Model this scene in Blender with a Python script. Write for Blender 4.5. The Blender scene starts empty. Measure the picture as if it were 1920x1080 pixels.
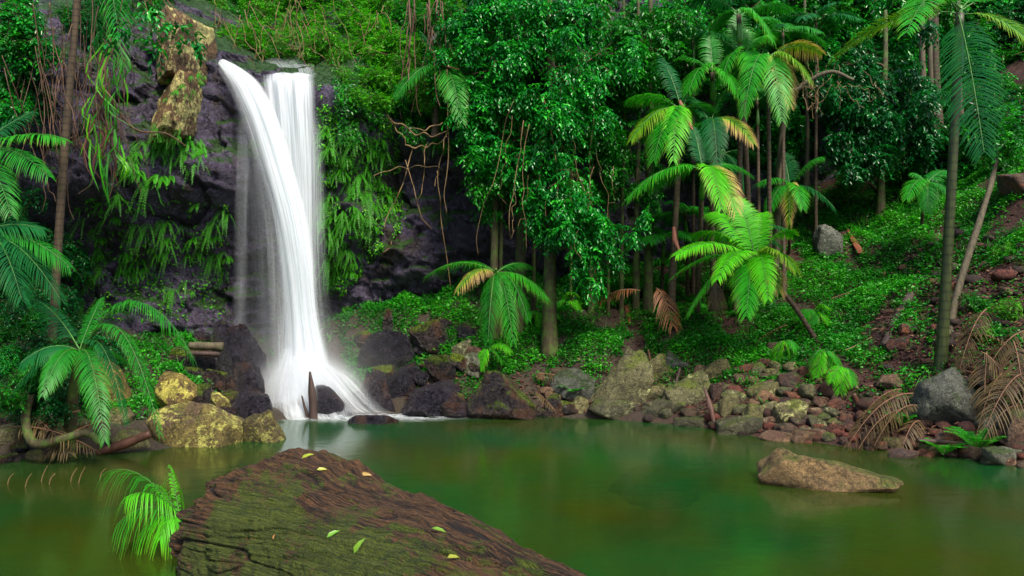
import bpy, math, numpy as np
from mathutils import Vector
from mathutils.bvhtree import BVHTree

# ------------------------------------------------------------------ camera, world, sun, exposure
S = bpy.context.scene
COL = S.collection
CAMZ, FPX = 2.3, 1493.0                     # eye height above the pool, focal length in photo pixels
cam_d = bpy.data.cameras.new('camera'); cam = bpy.data.objects.new('camera', cam_d); COL.objects.link(cam)
cam.location = (0, 0, CAMZ); cam.rotation_euler = (math.radians(90), 0, 0)
cam_d.sensor_width = 36; cam_d.lens = 36 * FPX / 1920; cam_d.clip_end = 500
S.camera = cam
SUN_EL, SUN_AZ = math.radians(52), math.radians(152)   # azimuth clockwise from +Y : behind the camera, a little right
W = bpy.data.worlds.new('World'); S.world = W; W.use_nodes = True
wn = W.node_tree.nodes; wl = W.node_tree.links
sky = wn.new('ShaderNodeTexSky'); sky.sky_type = 'NISHITA'; sky.sun_disc = False
sky.sun_elevation = SUN_EL; sky.sun_rotation = SUN_AZ; sky.air_density = 1.0; sky.dust_density = 2.0
wl.new(sky.outputs[0], wn['Background'].inputs[0]); wn['Background'].inputs[1].default_value = 0.08
sd = bpy.data.lights.new('sun', 'SUN'); sun = bpy.data.objects.new('sun', sd); COL.objects.link(sun)
sd.energy = 1.5; sd.angle = math.radians(14); sd.color = (1, 0.91, 0.74)
sv = Vector((math.sin(SUN_AZ) * math.cos(SUN_EL), math.cos(SUN_AZ) * math.cos(SUN_EL), math.sin(SUN_EL)))
sun.rotation_euler = sv.to_track_quat('Z', 'Y').to_euler()
S.view_settings.view_transform = 'Standard'; S.view_settings.look = 'None'
S.view_settings.exposure = 1.85; S.view_settings.gamma = 1
try:
    S.cycles.max_bounces = 6; S.cycles.diffuse_bounces = 3; S.cycles.glossy_bounces = 3
    S.cycles.transmission_bounces = 4; S.cycles.transparent_max_bounces = 24
    S.cycles.volume_bounces = 5
    S.cycles.use_denoising = True; S.cycles.sample_clamp_indirect = 4
except Exception: pass

# ------------------------------------------------------------------ maths helpers
RS = np.random.RandomState(7)
def P(px, py, Y): return np.array([(px - 960) / FPX * Y, Y, CAMZ - (py - 540) / FPX * Y])
def toPx(p):
    p = np.asarray(p); return 960 + p[..., 0] / p[..., 1] * FPX, 540 - (p[..., 2] - CAMZ) / p[..., 1] * FPX
def nrm(v): return v / np.maximum(np.linalg.norm(v, axis=-1, keepdims=True), 1e-9)
def hash3(i, seed):
    i = i.astype(np.int64)
    h = (i[..., 0] * 374761393 + i[..., 1] * 668265263 + i[..., 2] * 2147483647 + seed * 1274126177) & 0xffffffff
    h = ((h ^ (h >> 13)) * 1274126177) & 0xffffffff
    h = ((h ^ (h >> 16)) * 2246822519) & 0xffffffff
    return ((h ^ (h >> 15)) & 0xffffff) / float(0xffffff)
def vnoise(p, seed=0):
    p = np.asarray(p, float); i = np.floor(p); f = p - i; f = f * f * (3 - 2 * f); r = 0
    for a in (0, 1):
        for b in (0, 1):
            for c in (0, 1):
                w = (f[..., 0] if a else 1 - f[..., 0]) * (f[..., 1] if b else 1 - f[..., 1]) * (f[..., 2] if c else 1 - f[..., 2])
                r = r + w * hash3(i + np.array([a, b, c]), seed)
    return r * 2 - 1
def fbm(p, seed=0, o=4, g=0.5):
    r = 0; a = 1; p = np.asarray(p, float)
    for k in range(o): r = r + a * vnoise(p * 2 ** k, seed + k); a *= g
    return r
def worley(p, seed=0):                       # distance to nearest, gap to second, cell random
    p = np.asarray(p, float); i0 = np.floor(p); d1 = np.full(p.shape[:-1], 9.); d2 = d1.copy(); rid = d1.copy()
    for a in (-1, 0, 1):
        for b in (-1, 0, 1):
            for c in (-1, 0, 1):
                j = i0 + np.array([a, b, c])
                q = j + np.stack([hash3(j, seed), hash3(j, seed + 11), hash3(j, seed + 23)], -1)
                d = np.linalg.norm(p - q, axis=-1); r = hash3(j, seed + 37)
                n = d < d1
                d2 = np.where(n, d1, np.minimum(d2, d)); rid = np.where(n, r, rid); d1 = np.where(n, d, d1)
    return d1, d2 - d1, rid
def sstep(a, b, x): t = np.clip((x - a) / (b - a), 0, 1); return t * t * (3 - 2 * t)
class RBF:                                   # linear kernel: interpolates without overshoot
    def __init__(s, xy, v, reg=0.02):
        xy = np.array(xy, float); v = np.array(v, float); n = len(v); s.xy = xy
        K = np.linalg.norm(xy[:, None] - xy[None], axis=-1) ; K -= reg * np.eye(n)
        Pm = np.c_[np.ones(n), xy]; A = np.block([[K, Pm], [Pm.T, np.zeros((3, 3))]])
        w = np.linalg.solve(A, np.r_[v, 0, 0, 0]); s.w = w[:n]; s.c = w[n:]
    def __call__(s, x, y):
        x = np.asarray(x, float); y = np.asarray(y, float); q = np.stack([x.ravel(), y.ravel()], -1); r = np.zeros(len(q))
        for k in range(0, len(q), 20000):
            d = np.sqrt(((q[k:k + 20000, None] - s.xy[None]) ** 2).sum(-1) + 0.02)
            r[k:k + 20000] = d @ s.w
        return (r + s.c[0] + q @ s.c[1:]).reshape(x.shape)
def bez(pts, n):                             # smooth curve through points
    pts = np.array(pts, float); m = len(pts)
    if m == 2: return pts[0] + np.linspace(0, 1, n)[:, None] * (pts[1] - pts[0])
    t = np.linspace(0, m - 1 - 1e-9, n); i = t.astype(int); f = (t - i)[:, None]
    e = np.vstack([2 * pts[0] - pts[1], pts, 2 * pts[-1] - pts[-2]])
    a, b, c, d = e[i], e[i + 1], e[i + 2], e[i + 3]
    return 0.5 * (2 * b + (c - a) * f + (2 * a - 5 * b + 4 * c - d) * f ** 2 + (3 * b - a - 3 * c + d) * f ** 3)

# ------------------------------------------------------------------ mesh helpers
class G:                                     # geometry collector
    def __init__(s): s.v = []; s.f = []; s.r = []; s.n = 0; s.at = {}
    def add(s, v, f, r=0.5):
        v = np.asarray(v, float).reshape(-1, 3)
        for a in (f if isinstance(f, (list, tuple)) else [f]): s.f.append(np.asarray(a, np.int64) + s.n)
        s.v.append(v); s.r.append(np.broadcast_to(np.asarray(r, float), (len(v),))); s.n += len(v); return s
    def V(s): return np.vstack(s.v)
def mesh(name, g, mat, origin=(0, 0, 0), smooth=False, extra=None):
    me = bpy.data.meshes.new(name); v = g.V() - np.asarray(origin)
    me.vertices.add(len(v)); me.vertices.foreach_set('co', v.ravel())
    li = np.concatenate([a.ravel() for a in g.f]); tot = np.concatenate([np.full(len(a), a.shape[1]) for a in g.f])
    st = np.r_[0, np.cumsum(tot)[:-1]]
    me.loops.add(len(li)); me.loops.foreach_set('vertex_index', li.astype(np.int32))
    me.polygons.add(len(tot)); me.polygons.foreach_set('loop_start', st.astype(np.int32))
    me.update(calc_edges=True)
    if smooth: me.polygons.foreach_set('use_smooth', np.ones(len(tot), bool))
    a = me.attributes.new('rnd', 'FLOAT', 'POINT'); a.data.foreach_set('value', np.concatenate(g.r).astype(np.float32))
    for k, x in (extra or {}).items():
        a = me.attributes.new(k, 'FLOAT', 'POINT'); a.data.foreach_set('value', np.asarray(x, np.float32).ravel())
    me.materials.append(mat); return me
def obj(name, g, mat, parent=None, origin=None, smooth=False, extra=None):
    """one mesh object; world-space geometry is stored relative to its origin"""
    if parent is not None: o0 = np.array(parent['base'])
    elif origin is None: v = g.V(); o0 = np.r_[(v[:, :2].min(0) + v[:, :2].max(0)) / 2, v[:, 2].min()]
    else: o0 = np.asarray(origin, float)
    o = bpy.data.objects.new(name, mesh(name, g, mat, o0, smooth, extra)); COL.objects.link(o)
    o['base'] = [float(x) for x in o0]
    if parent is not None: o.parent = parent
    else: o.location = o0
    return o
def tag(o, label, cat, group=None):
    o['label'] = label; o['category'] = cat
    if group: o['group'] = group
    return o
def thing(name, label, cat, loc, group=None):
    o = bpy.data.objects.new(name, None); COL.objects.link(o); o.location = [float(x) for x in loc]
    o.empty_display_size = 0.1; o['base'] = [float(x) for x in loc]; return tag(o, label, cat, group)
def struct(o, kind='structure'): o['kind'] = kind; return o
KIDS = {}
def dup(root, kids, loc, rz=0, sc=1, tilt=0):
    r = root.copy(); COL.objects.link(r); r.location = [float(x) for x in loc]; r.rotation_euler = (tilt, 0, rz); r.scale = (sc,) * 3 if np.isscalar(sc) else sc
    for c in kids: d = c.copy(); COL.objects.link(d); d.parent = r
    return r
def gridf(nu, nv, wrap=False):
    i = np.arange(nu - 1)[:, None]; j = np.arange(nv if wrap else nv - 1)[None]; k = (j + 1) % nv
    return np.stack([i * nv + j + 0 * k, (i + 1) * nv + j, (i + 1) * nv + k, i * nv + k], -1).reshape(-1, 4)
def tube(g, pts, rad, sides=6, r=0.5, cap=True):
    pts = np.asarray(pts, float); n = len(pts); rad = np.broadcast_to(np.asarray(rad, float), (n,))
    t = nrm(np.gradient(pts, axis=0)); ref = np.array([0.13, 0.9, 0.4]) if abs(t[:, 2]).mean() > 0.6 else np.array([0, 0.1, 1.])
    a = nrm(np.cross(t, ref)); b = np.cross(t, a); th = np.linspace(0, 2 * np.pi, sides, endpoint=False)
    v = pts[:, None] + rad[:, None, None] * (a[:, None] * np.cos(th)[None, :, None] + b[:, None] * np.sin(th)[None, :, None])
    f = [gridf(n, sides, True)]
    v = v.reshape(-1, 3)
    if cap:
        v = np.vstack([v, pts[0], pts[-1]]); k = np.arange(sides); q = (k + 1) % sides
        f.append(np.stack([k * 0 + n * sides, k, q], -1)); f.append(np.stack([k * 0 + n * sides + 1, (n - 1) * sides + q, (n - 1) * sides + k], -1))
    g.add(v, f, r)
def leaves(g, p, d, up, L, Wd, rs, r=None, fine=False):
    """many small leaves: base p, direction d, face normal up"""
    n = len(p); d = nrm(d); s = nrm(np.cross(d, up)); u = np.cross(s, d)
    L = np.broadcast_to(L, (n,))[:, None]; Wd = np.broadcast_to(Wd, (n,))[:, None]
    r = rs.rand(n) if r is None else r; k = np.arange(n)
    if fine:
        sag = rs.uniform(0.0, 0.28, (n, 1)) * L; fold = 0.25 * Wd
        v = np.stack([p, p + d * L * .3 + s * Wd * .5 + u * fold, p + d * L * .3, p + d * L * .3 - s * Wd * .5 + u * fold,
                      p + d * L * .7 + s * Wd * .36 + u * fold - u * sag * .4, p + d * L * .7 - u * sag * .4, p + d * L * .7 - s * Wd * .36 + u * fold - u * sag * .4, p + d * L - u * sag], 1)
        b = k[:, None] * 8
        g.add(v.reshape(-1, 3), [np.vstack([b + [0, 1, 2], b + [0, 2, 3], b + [4, 7, 5], b + [5, 7, 6]]), np.vstack([b + [1, 4, 5, 2], b + [2, 5, 6, 3]])], np.repeat(r, 8))
    else:
        fold = 0.18 * Wd
        v = np.stack([p, p + d * L * .45 + s * Wd * .5 + u * fold, p + d * L - u * L * .08, p + d * L * .45 - s * Wd * .5 + u * fold], 1); b = k[:, None] * 4
        g.add(v.reshape(-1, 3), np.vstack([b + [0, 1, 2], b + [0, 2, 3]]), np.repeat(r, 4))
def leafcloud(g, c, rad, twigs, k, L, rs, droop=0.5, wr=0.45, fine=False, hollow=0.35, gw=None):
    """twigs set through an ellipsoid, each carrying k leaves"""
    c = np.asarray(c, float); rad = np.broadcast_to(np.asarray(rad, float), (3,))
    dr = nrm(rs.normal(size=(twigs, 3))); q = (hollow + (1 - hollow) * rs.rand(twigs, 1) ** 0.6)
    # uneven outline: lobes
    q = q * (0.78 + 0.42 * vnoise(dr * 2.1 + c[None] * 3.7, 5)[:, None])
    s0 = c + dr * rad * q
    td = nrm(dr * 0.8 + rs.normal(size=(twigs, 3)) * 0.6 + np.array([0, 0, -droop])); tl = rs.uniform(0.6, 1.3, (twigs, 1)) * L * k * 0.32
    tr = rs.rand(twigs)
    if gw is not None:
        for i in range(0, twigs, 3): tube(gw, [s0[i] - dr[i] * rad * .3, s0[i], s0[i] + td[i] * tl[i]], [.006, .005, .002], 3, cap=False)
    t = (np.arange(k) + 0.5) / k
    p = s0[:, None] + td[:, None] * (tl[:, None] * t[None, :, None]); p[..., 2] -= (t ** 2)[None] * tl * droop * .5
    sd_ = nrm(np.cross(td, np.array([0, 0, 1.]) + 0 * td)); sg = np.where(np.arange(k) % 2 == 0, 1, -1)
    d = td[:, None] * 0.55 + sd_[:, None] * sg[None, :, None] * 0.8 + rs.normal(size=(twigs, k, 3)) * 0.25; d[..., 2] -= droop * 0.6
    up = np.array([0, 0, 1.]) + rs.normal(size=(twigs, k, 3)) * 0.35 + dr[:, None] * .35
    r = np.clip(tr[:, None] * .6 + rs.rand(twigs, k) * .4, 0, 1)
    leaves(g, p.reshape(-1, 3), d.reshape(-1, 3), nrm(up.reshape(-1, 3)), L * rs.uniform(.65, 1.25, twigs * k), L * wr * rs.uniform(.8, 1.2, twigs * k), rs, r.ravel(), fine)
def frond(g, gr, B, T, bulge, L, rs, n=34, wid=0.03, droop=0.5, roll=0.0, seg=3, vee=0.25, rr=0.012, start=0.14, fwd=0.55, ragged=0.0):
    """feather frond from base B to tip T: rachis into gr, leaflets into g; rnd runs 0 (leaflet base) to 1 (tip)"""
    B = np.asarray(B, float); T = np.asarray(T, float); ln = np.linalg.norm(T - B); up = np.array([0, 0, 1.])
    C = (B + T) / 2 + up * bulge * ln + 0.0
    t = np.linspace(0, 1, 14)[:, None]; ra = (1 - t) ** 2 * B + 2 * t * (1 - t) * C + t ** 2 * T
    tube(gr, ra, np.linspace(rr, rr * .25, 14), 5, cap=False)
    s = np.linspace(start, 1, n); s = np.repeat(s, 2) + rs.uniform(-.006, .006, 2 * n); s = np.clip(s, 0, 1); sg = np.tile([1., -1.], n)
    keep = rs.rand(2 * n) > ragged; s = s[keep]; sg = sg[keep]; m = len(s); s_ = s[:, None]
    p = (1 - s_) ** 2 * B + 2 * s_ * (1 - s_) * C + s_ ** 2 * T; tg = nrm(2 * (1 - s_) * (C - B) + 2 * s_ * (T - C))
    side = np.cross(tg, up + 0 * tg); bad = np.linalg.norm(side, axis=1) < .25
    h = np.array([T[0] - B[0], T[1] - B[1], 0.]); h = h / (np.linalg.norm(h) + 1e-6); alt = np.cross(h, up)
    side = nrm(side + alt * 0.15); nn = np.cross(side, tg)
    side, nn = side * math.cos(roll) + nn * math.sin(roll), nn * math.cos(roll) - side * math.sin(roll)
    prof = np.sin(np.pi * np.clip(0.2 + 0.72 * (s - start) / (1 - start), 0, 1)) ** 0.75; ll = (L * prof * rs.uniform(.9, 1.08, m) * (1 - ragged * .5 * rs.rand(m)))[:, None]
    fw = (fwd + 0.75 * s_ ** 3)
    d0 = nrm(side * sg[:, None] + tg * fw + nn * vee + rs.normal(size=(m, 3)) * .05)
    wv = nrm(np.cross(d0, nn)); w = wid * (0.6 + 0.4 * prof)[:, None]
    r0 = rs.rand(m) * .30 - .05
    dz = np.array([0, 0, -1.]) * droop * rs.uniform(.75, 1.25, (m, 1))
    st = np.linspace(0, 1, seg + 1); V = []; R = []
    for k, q in enumerate(st):
        c = p + d0 * ll * q * (1 - .12 * q * droop) + dz * ll * q ** 2
        if k < seg:
            wq = w * (0.55 if k == 0 else 1.0 - .35 * (k > 1)); V += [c + wv * wq * .5, c - wv * wq * .5]; R += [q * .8 + r0] * 2
        else: V += [c]; R += [q * .8 + r0]
    nv = len(V); v = np.stack(V, 1); b = (np.arange(m) * nv)[:, None]; F = []
    for k in range(seg - 1): F.append(b + [2 * k, 2 * k + 2, 2 * k + 3, 2 * k + 1])
    f = ([np.vstack(F)] if F else []) + [b + [2 * seg - 2, 2 * seg, 2 * seg - 1]]
    g.add(v.reshape(-1, 3), f, np.stack(R, 1).ravel())

# ------------------------------------------------------------------ materials
def newmat(name):
    m = bpy.data.materials.new(name); m.use_nodes = True; nt = m.node_tree
    return m, nt, nt.nodes['Principled BSDF'], nt.nodes['Material Output']
def N(nt, t, **kw):
    n = nt.nodes.new('ShaderNode' + t)
    for k, v in kw.items():
        if k in n.inputs: n.inputs[k].default_value = v
        else: setattr(n, k, v)
    return n
def ramp(nt, src, stops, interp='LINEAR'):
    n = nt.nodes.new('ShaderNodeValToRGB'); n.color_ramp.interpolation = interp; e = n.color_ramp.elements
    while len(e) < len(stops): e.new(0.5)
    for i, (p, c) in enumerate(stops): e[i].position = p; e[i].color = (c, c, c, 1) if np.isscalar(c) else (*c, 1)
    nt.links.new(src, n.inputs[0]); return n.outputs[0]
def mixc(nt, fac, a, b, mode='MIX'):
    n = nt.nodes.new('ShaderNodeMix'); n.data_type = 'RGBA'; n.blend_type = mode
    for s, x in ((n.inputs[0], fac), (n.inputs[6], a), (n.inputs[7], b)):
        if isinstance(x, bpy.types.NodeSocket): nt.links.new(x, s)
        else: s.default_value = x if np.isscalar(x) else (*x, 1)
    return n.outputs[2]
def math_(nt, op, a, b=0.5, clamp=False):
    n = nt.nodes.new('ShaderNodeMath'); n.operation = op; n.use_clamp = clamp
    for s, x in ((n.inputs[0], a), (n.inputs[1], b)):
        if isinstance(x, bpy.types.NodeSocket): nt.links.new(x, s)
        else: s.default_value = x
    return n.outputs[0]
def noise(nt, scale, detail=4, rough=0.55, vec=None, dist=0.0):
    n = N(nt, 'TexNoise'); n.inputs['Scale'].default_value = scale; n.inputs['Detail'].default_value = detail
    n.inputs['Roughness'].default_value = rough; n.inputs['Distortion'].default_value = dist
    if vec is not None: nt.links.new(vec, n.inputs['Vector'])
    return n.outputs[0]
def objco(nt): return nt.nodes.new('ShaderNodeTexCoord').outputs['Object']
def mat_leaf(name, stops, rough=0.38, trans=0.3, tcol=None, var=0.25):
    m, nt, bs, out = newmat(name); at = N(nt, 'Attribute', attribute_name='rnd')
    c = ramp(nt, at.outputs['Fac'], stops)
    nz = noise(nt, 1.3, 2, .5, nt.nodes.new('ShaderNodeNewGeometry').outputs['Position'])
    k = math_(nt, 'MULTIPLY_ADD', nz, var * 2.4); nt.nodes[-1].inputs[2].default_value = 1 - var * 1.2
    cc = mixc(nt, 1.0, c, (1, 1, 1), 'MULTIPLY'); mx = nt.nodes[-1]; cb = N(nt, 'CombineColor')
    for i in range(3): nt.links.new(k, cb.inputs[i])
    nt.links.new(cb.outputs[0], mx.inputs[7])
    nt.links.new(cc, bs.inputs['Base Color']); bs.inputs['Roughness'].default_value = rough; bs.inputs['Specular IOR Level'].default_value = 0.45
    tr = N(nt, 'BsdfTranslucent'); ms = N(nt, 'MixShader', Fac=trans)
    tc = mixc(nt, 1.0, cc, tcol or (1.25, 1.3, 0.7), 'MULTIPLY'); nt.links.new(tc, tr.inputs[0])
    nt.links.new(bs.outputs[0], ms.inputs[1]); nt.links.new(tr.outputs[0], ms.inputs[2]); nt.links.new(ms.outputs[0], out.inputs[0]); return m
def mat_rock(name, dark, light, moss=None, moss_amt=0.5, lichen=None, lich_amt=0.0, rough=0.6, bump=0.5, scale=1.0, up=0.6, strata=0.0, patch=None, patch_amt=0.4):
    m, nt, bs, out = newmat(name); co = objco(nt); geo = nt.nodes.new('ShaderNodeNewGeometry')
    oi = nt.nodes.new('ShaderNodeObjectInfo'); va = N(nt, 'VectorMath', operation='ADD'); nt.links.new(co, va.inputs[0])
    ml = N(nt, 'VectorMath', operation='SCALE'); nt.links.new(oi.outputs['Location'], ml.inputs[0]); ml.inputs[3].default_value = 3.3; nt.links.new(ml.outputs[0], va.inputs[1]); co = va.outputs[0]
    n1 = noise(nt, 3.0 * scale, 8, .65, co); n2 = noise(nt, 14 * scale, 6, .65, co)
    c = ramp(nt, n1, [(0.3, dark), (0.7, light)])
    c = mixc(nt, .45, c, ramp(nt, n2, [(.3, tuple(x * .35 for x in dark)), (.72, tuple(min(1, x * 1.5) for x in light))]))
    if patch:
        n5 = noise(nt, 1.6 * scale, 5, .6, co, .6); c = mixc(nt, math_(nt, 'MULTIPLY', ramp(nt, n5, [(.66 - patch_amt * .4, 0.0), (.76 - patch_amt * .4, 1.0)]), .85), c, patch)
    sx = N(nt, 'SeparateXYZ'); nt.links.new(geo.outputs['Normal'], sx.inputs[0])
    if lichen:
        v = noise(nt, 9 * scale, 5, .7, co, .5); w = noise(nt, 1.7 * scale, 3, .5, co)
        f = ramp(nt, math_(nt, 'ADD', math_(nt, 'MULTIPLY', v, .7), math_(nt, 'MULTIPLY', w, .6)), [(.80 - lich_amt * .3, 0.0), (.84 - lich_amt * .3, 1.0)])
        c = mixc(nt, f, c, mixc(nt, n2, tuple(x * .7 for x in lichen), tuple(min(1, x * 1.25) for x in lichen)))
    if moss:
        mn = noise(nt, 2.4 * scale, 6, .65, co); a = math_(nt, 'MULTIPLY_ADD', sx.outputs[2], up * .35); nt.nodes[-1].inputs[2].default_value = 0
        f = ramp(nt, math_(nt, 'ADD', mn, a), [(.78 - moss_amt * .4, 0.0), (.90 - moss_amt * .4, 1.0)])
        fm = noise(nt, 60, 3, .6, co); c = mixc(nt, math_(nt, 'MULTIPLY', f, .9), c, ramp(nt, fm, [(.3, tuple(x * .45 for x in moss)), (.7, tuple(x * 1.4 for x in moss))]))
    rid = ramp(nt, math_(nt, 'ABSOLUTE', math_(nt, 'SUBTRACT', noise(nt, 4.5 * scale, 7, .6, co, .8), .5)), [(.0, .0), (.022, 1.0)])
    n6 = noise(nt, 38 * scale, 4, .75, co)
    c = mixc(nt, 1.0, c, ramp(nt, n6, [(.30, .5), (.5, 1.15), (.68, 2.0)]), 'MULTIPLY')
    c = mixc(nt, math_(nt, 'MULTIPLY', math_(nt, 'SUBTRACT', 1.0, rid), .45), c, (.004, .003, .003))  # crevice shade painted into the colour along thin noise lines, for contrast
    c = mixc(nt, 1.0, c, ramp(nt, oi.outputs['Random'], [(0, (.55, .55, .58)), (.5, (1, 1, 1)), (1, (1.35, 1.25, 1.0))]), 'MULTIPLY')
    nt.links.new(c, bs.inputs['Base Color'])
    rr = ramp(nt, n2, [(.3, max(.05, rough - .2)), (.7, min(1, rough + .15))]); nt.links.new(rr, bs.inputs['Roughness'])
    bsum = math_(nt, 'ADD', math_(nt, 'ADD', n1, math_(nt, 'MULTIPLY', rid, .22)), math_(nt, 'MULTIPLY', noise(nt, 22 * scale, 7, .75, co), .6))
    b = N(nt, 'Bump', Strength=min(1, bump * 1.2), Distance=.13); nt.links.new(bsum, b.inputs['Height']); nt.links.new(b.outputs[0], bs.inputs['Normal']); return m
def mat_bark(name, dark, light, moss=None, moss_amt=.5, rings=0.0, rough=.8, stretch=8):
    m, nt, bs, out = newmat(name); co = objco(nt); mp = N(nt, 'Mapping'); nt.links.new(co, mp.inputs[0]); mp.inputs['Scale'].default_value = (stretch, stretch, 1.2)
    n1 = noise(nt, 2.5, 6, .65, mp.outputs[0]); c = ramp(nt, n1, [(.3, dark), (.7, light)])
    if rings:
        wv = N(nt, 'TexWave', wave_type='BANDS', bands_direction='Z'); wv.inputs['Scale'].default_value = rings; wv.inputs['Distortion'].default_value = 1.2; nt.links.new(co, wv.inputs[0])
        c = mixc(nt, ramp(nt, wv.outputs[1], [(.75, 0.0), (.95, .55)]), c, tuple(x * .4 for x in dark))
    n2 = noise(nt, 5, 5, .65, co)
    if moss: c = mixc(nt, ramp(nt, n2, [(.75 - moss_amt * .4, 0.0), (.85 - moss_amt * .4, .9)]), c, moss)
    nt.links.new(c, bs.inputs['Base Color']); bs.inputs['Roughness'].default_value = rough
    b = N(nt, 'Bump', Strength=.6, Distance=.02); nt.links.new(n1, b.inputs['Height']); nt.links.new(b.outputs[0], bs.inputs['Normal']); return m

M = {}
M['leaf_mid'] = mat_leaf('leaf_mid', [(0, (.004, .06, .006)), (.5, (.008, .17, .006)), (1, (.03, .34, .008))], .33)
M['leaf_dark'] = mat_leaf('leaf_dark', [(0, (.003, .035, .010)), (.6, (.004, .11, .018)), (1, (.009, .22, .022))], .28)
M['leaf_gloss'] = mat_leaf('leaf_gloss', [(0, (.003, .07, .014)), (.6, (.010, .24, .020)), (1, (.05, .56, .03))], .24)
M['leaf_light'] = mat_leaf('leaf_light', [(0, (.015, .16, .004)), (.5, (.05, .34, .005)), (1, (.15, .50, .010))], .4, .35)
M['leaf_cover'] = mat_leaf('leaf_cover', [(0, (.002, .07, .003)), (.5, (.012, .24, .004)), (1, (.07, .44, .006))], .45, .3, var=.35)
M['fern'] = mat_leaf('fern', [(0, (.008, .13, .004)), (.5, (.05, .42, .004)), (1, (.20, .60, .006))], .45, .35, var=.3)
M['litter'] = mat_leaf('litter', [(0, (.02, .006, .005)), (.45, (.06, .018, .012)), (.85, (.13, .05, .025)), (1, (.22, .14, .07))], .7, .05)
M['palm_lime'] = mat_leaf('palm_lime', [(0, (.06, .42, .008)), (.6, (.10, .55, .012)), (1, (.28, .62, .03))], .45, .38, var=.12)
M['palm_bright'] = mat_leaf('palm_bright', [(0, (.015, .25, .012)), (.7, (.04, .38, .015)), (1, (.22, .48, .04))], .42, .32, var=.2)
M['palm_mid'] = mat_leaf('palm_mid', [(0, (.010, .15, .014)), (.7, (.02, .25, .015)), (1, (.07, .34, .02))], .42, .3, var=.25)
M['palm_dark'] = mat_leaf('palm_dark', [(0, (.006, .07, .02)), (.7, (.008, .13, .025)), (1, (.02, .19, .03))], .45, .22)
M['palm_yellow'] = mat_leaf('palm_yellow', [(0, (.08, .28, .012)), (.35, (.20, .34, .02)), (.6, (.48, .36, .10)), (1, (.55, .34, .18))], .5, .3)
M['palm_olive'] = mat_leaf('palm_olive', [(0, (.04, .22, .008)), (.6, (.15, .36, .012)), (1, (.34, .42, .06))], .45, .3)
for k_ in M:
    if k_.startswith('palm_'): M[k_].node_tree.nodes['Principled BSDF'].inputs['Specular IOR Level'].default_value = .22
M['palm_dead'] = mat_leaf('palm_dead', [(0, (.035, .021, .006)), (.6, (.085, .055, .013)), (1, (.19, .135, .042))], .65, .1, tcol=(1, .9, .8))
M['palm_red'] = mat_leaf('palm_red', [(0, (.11, .035, .010)), (.6, (.20, .075, .025)), (1, (.30, .13, .055))], .6, .1, tcol=(1, .9, .8))
M['stalk'] = mat_bark('stalk', (.02, .10, .012), (.07, .22, .02), rough=.45)
M['stalk_dead'] = mat_bark('stalk_dead', (.10, .045, .02), (.25, .13, .07), rough=.7)
M['trunk_palm'] = mat_bark('trunk_palm', (.028, .018, .010), (.095, .062, .034), (.05, .09, .015), .35, rings=3.2)
M['trunk_green'] = mat_bark('trunk_green', (.018, .028, .008), (.055, .075, .018), rings=2.2, rough=.5)
M['trunk_moss'] = mat_bark('trunk_moss', (.022, .017, .008), (.075, .062, .022), (.055, .105, .012), .72)
M['trunk_grey'] = mat_bark('trunk_grey', (.035, .03, .018), (.13, .105, .06), (.07, .11, .03), .35)
M['shaft'] = mat_bark('shaft', (.03, .12, .012), (.08, .24, .02), rough=.4)
M['vine'] = mat_bark('vine', (.045, .022, .013), (.16, .085, .045), rough=.8)
M['vine_pale'] = mat_bark('vine_pale', (.09, .055, .022), (.25, .16, .065), rough=.8)
M['deadwood'] = mat_bark('deadwood', (.016, .009, .008), (.075, .042, .032), rough=.7)
M['redwood'] = mat_bark('redwood', (.035, .012, .007), (.11, .042, .024), rough=.55)
M['spathe'] = mat_bark('spathe', (.12, .03, .014), (.28, .10, .05), rough=.5)
M['cliff'] = mat_rock('cliff', (.026, .020, .040), (.110, .086, .15), moss=(.02, .075, .004), moss_amt=.34, lichen=(.10, .12, .035), lich_amt=-.06, rough=.40, bump=.9, scale=.6, up=1.5, patch=(.035, .022, .010), patch_amt=.25)
M['pillar'] = mat_rock('pillar', (.07, .032, .018), (.17, .10, .045), moss=(.04, .085, .005), moss_amt=.42, lichen=(.46, .42, .17), lich_amt=.52, rough=.8, bump=.8, up=.3)
M['wet'] = mat_rock('wet', (.006, .005, .009), (.027, .022, .034), rough=.2, bump=.9, patch=(.05, .025, .018), patch_amt=.3)
M['wetmoss'] = mat_rock('wetmoss', (.006, .005, .007), (.030, .022, .024), moss=(.07, .11, .008), moss_amt=.30, rough=.3, bump=.9, up=1, patch=(.07, .035, .02), patch_amt=.4)
M['mossrock'] = mat_rock('mossrock', (.035, .034, .018), (.15, .145, .07), moss=(.080, .11, .006), moss_amt=.40, lichen=(.34, .36, .17), lich_amt=.16, rough=.8, bump=.8)
M['greyrock'] = mat_rock('greyrock', (.035, .040, .033), (.15, .16, .125), moss=(.03, .06, .006), moss_amt=.42, lichen=(.26, .28, .20), lich_amt=.08, rough=.8, bump=.7)
M['yellowrock'] = mat_rock('yellowrock', (.06, .042, .012), (.19, .15, .038), moss=(.10, .14, .012), moss_amt=.30, lichen=(.40, .38, .09), lich_amt=.40, rough=.8, bump=.8, up=.3, patch=(.10, .06, .04), patch_amt=.35)
M['redrock'] = mat_rock('redrock', (.05, .016, .010), (.16, .055, .028), moss=(.06, .09, .012), moss_amt=.12, rough=.75, bump=.7, patch=(.05, .035, .028), patch_amt=.5)
M['brownrock'] = mat_rock('brownrock', (.05, .028, .018), (.19, .115, .068), moss=(.06, .09, .012), moss_amt=.22, lichen=(.30, .23, .14), lich_amt=.1, rough=.7, bump=.8, patch=(.08, .035, .024), patch_amt=.35)

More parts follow.
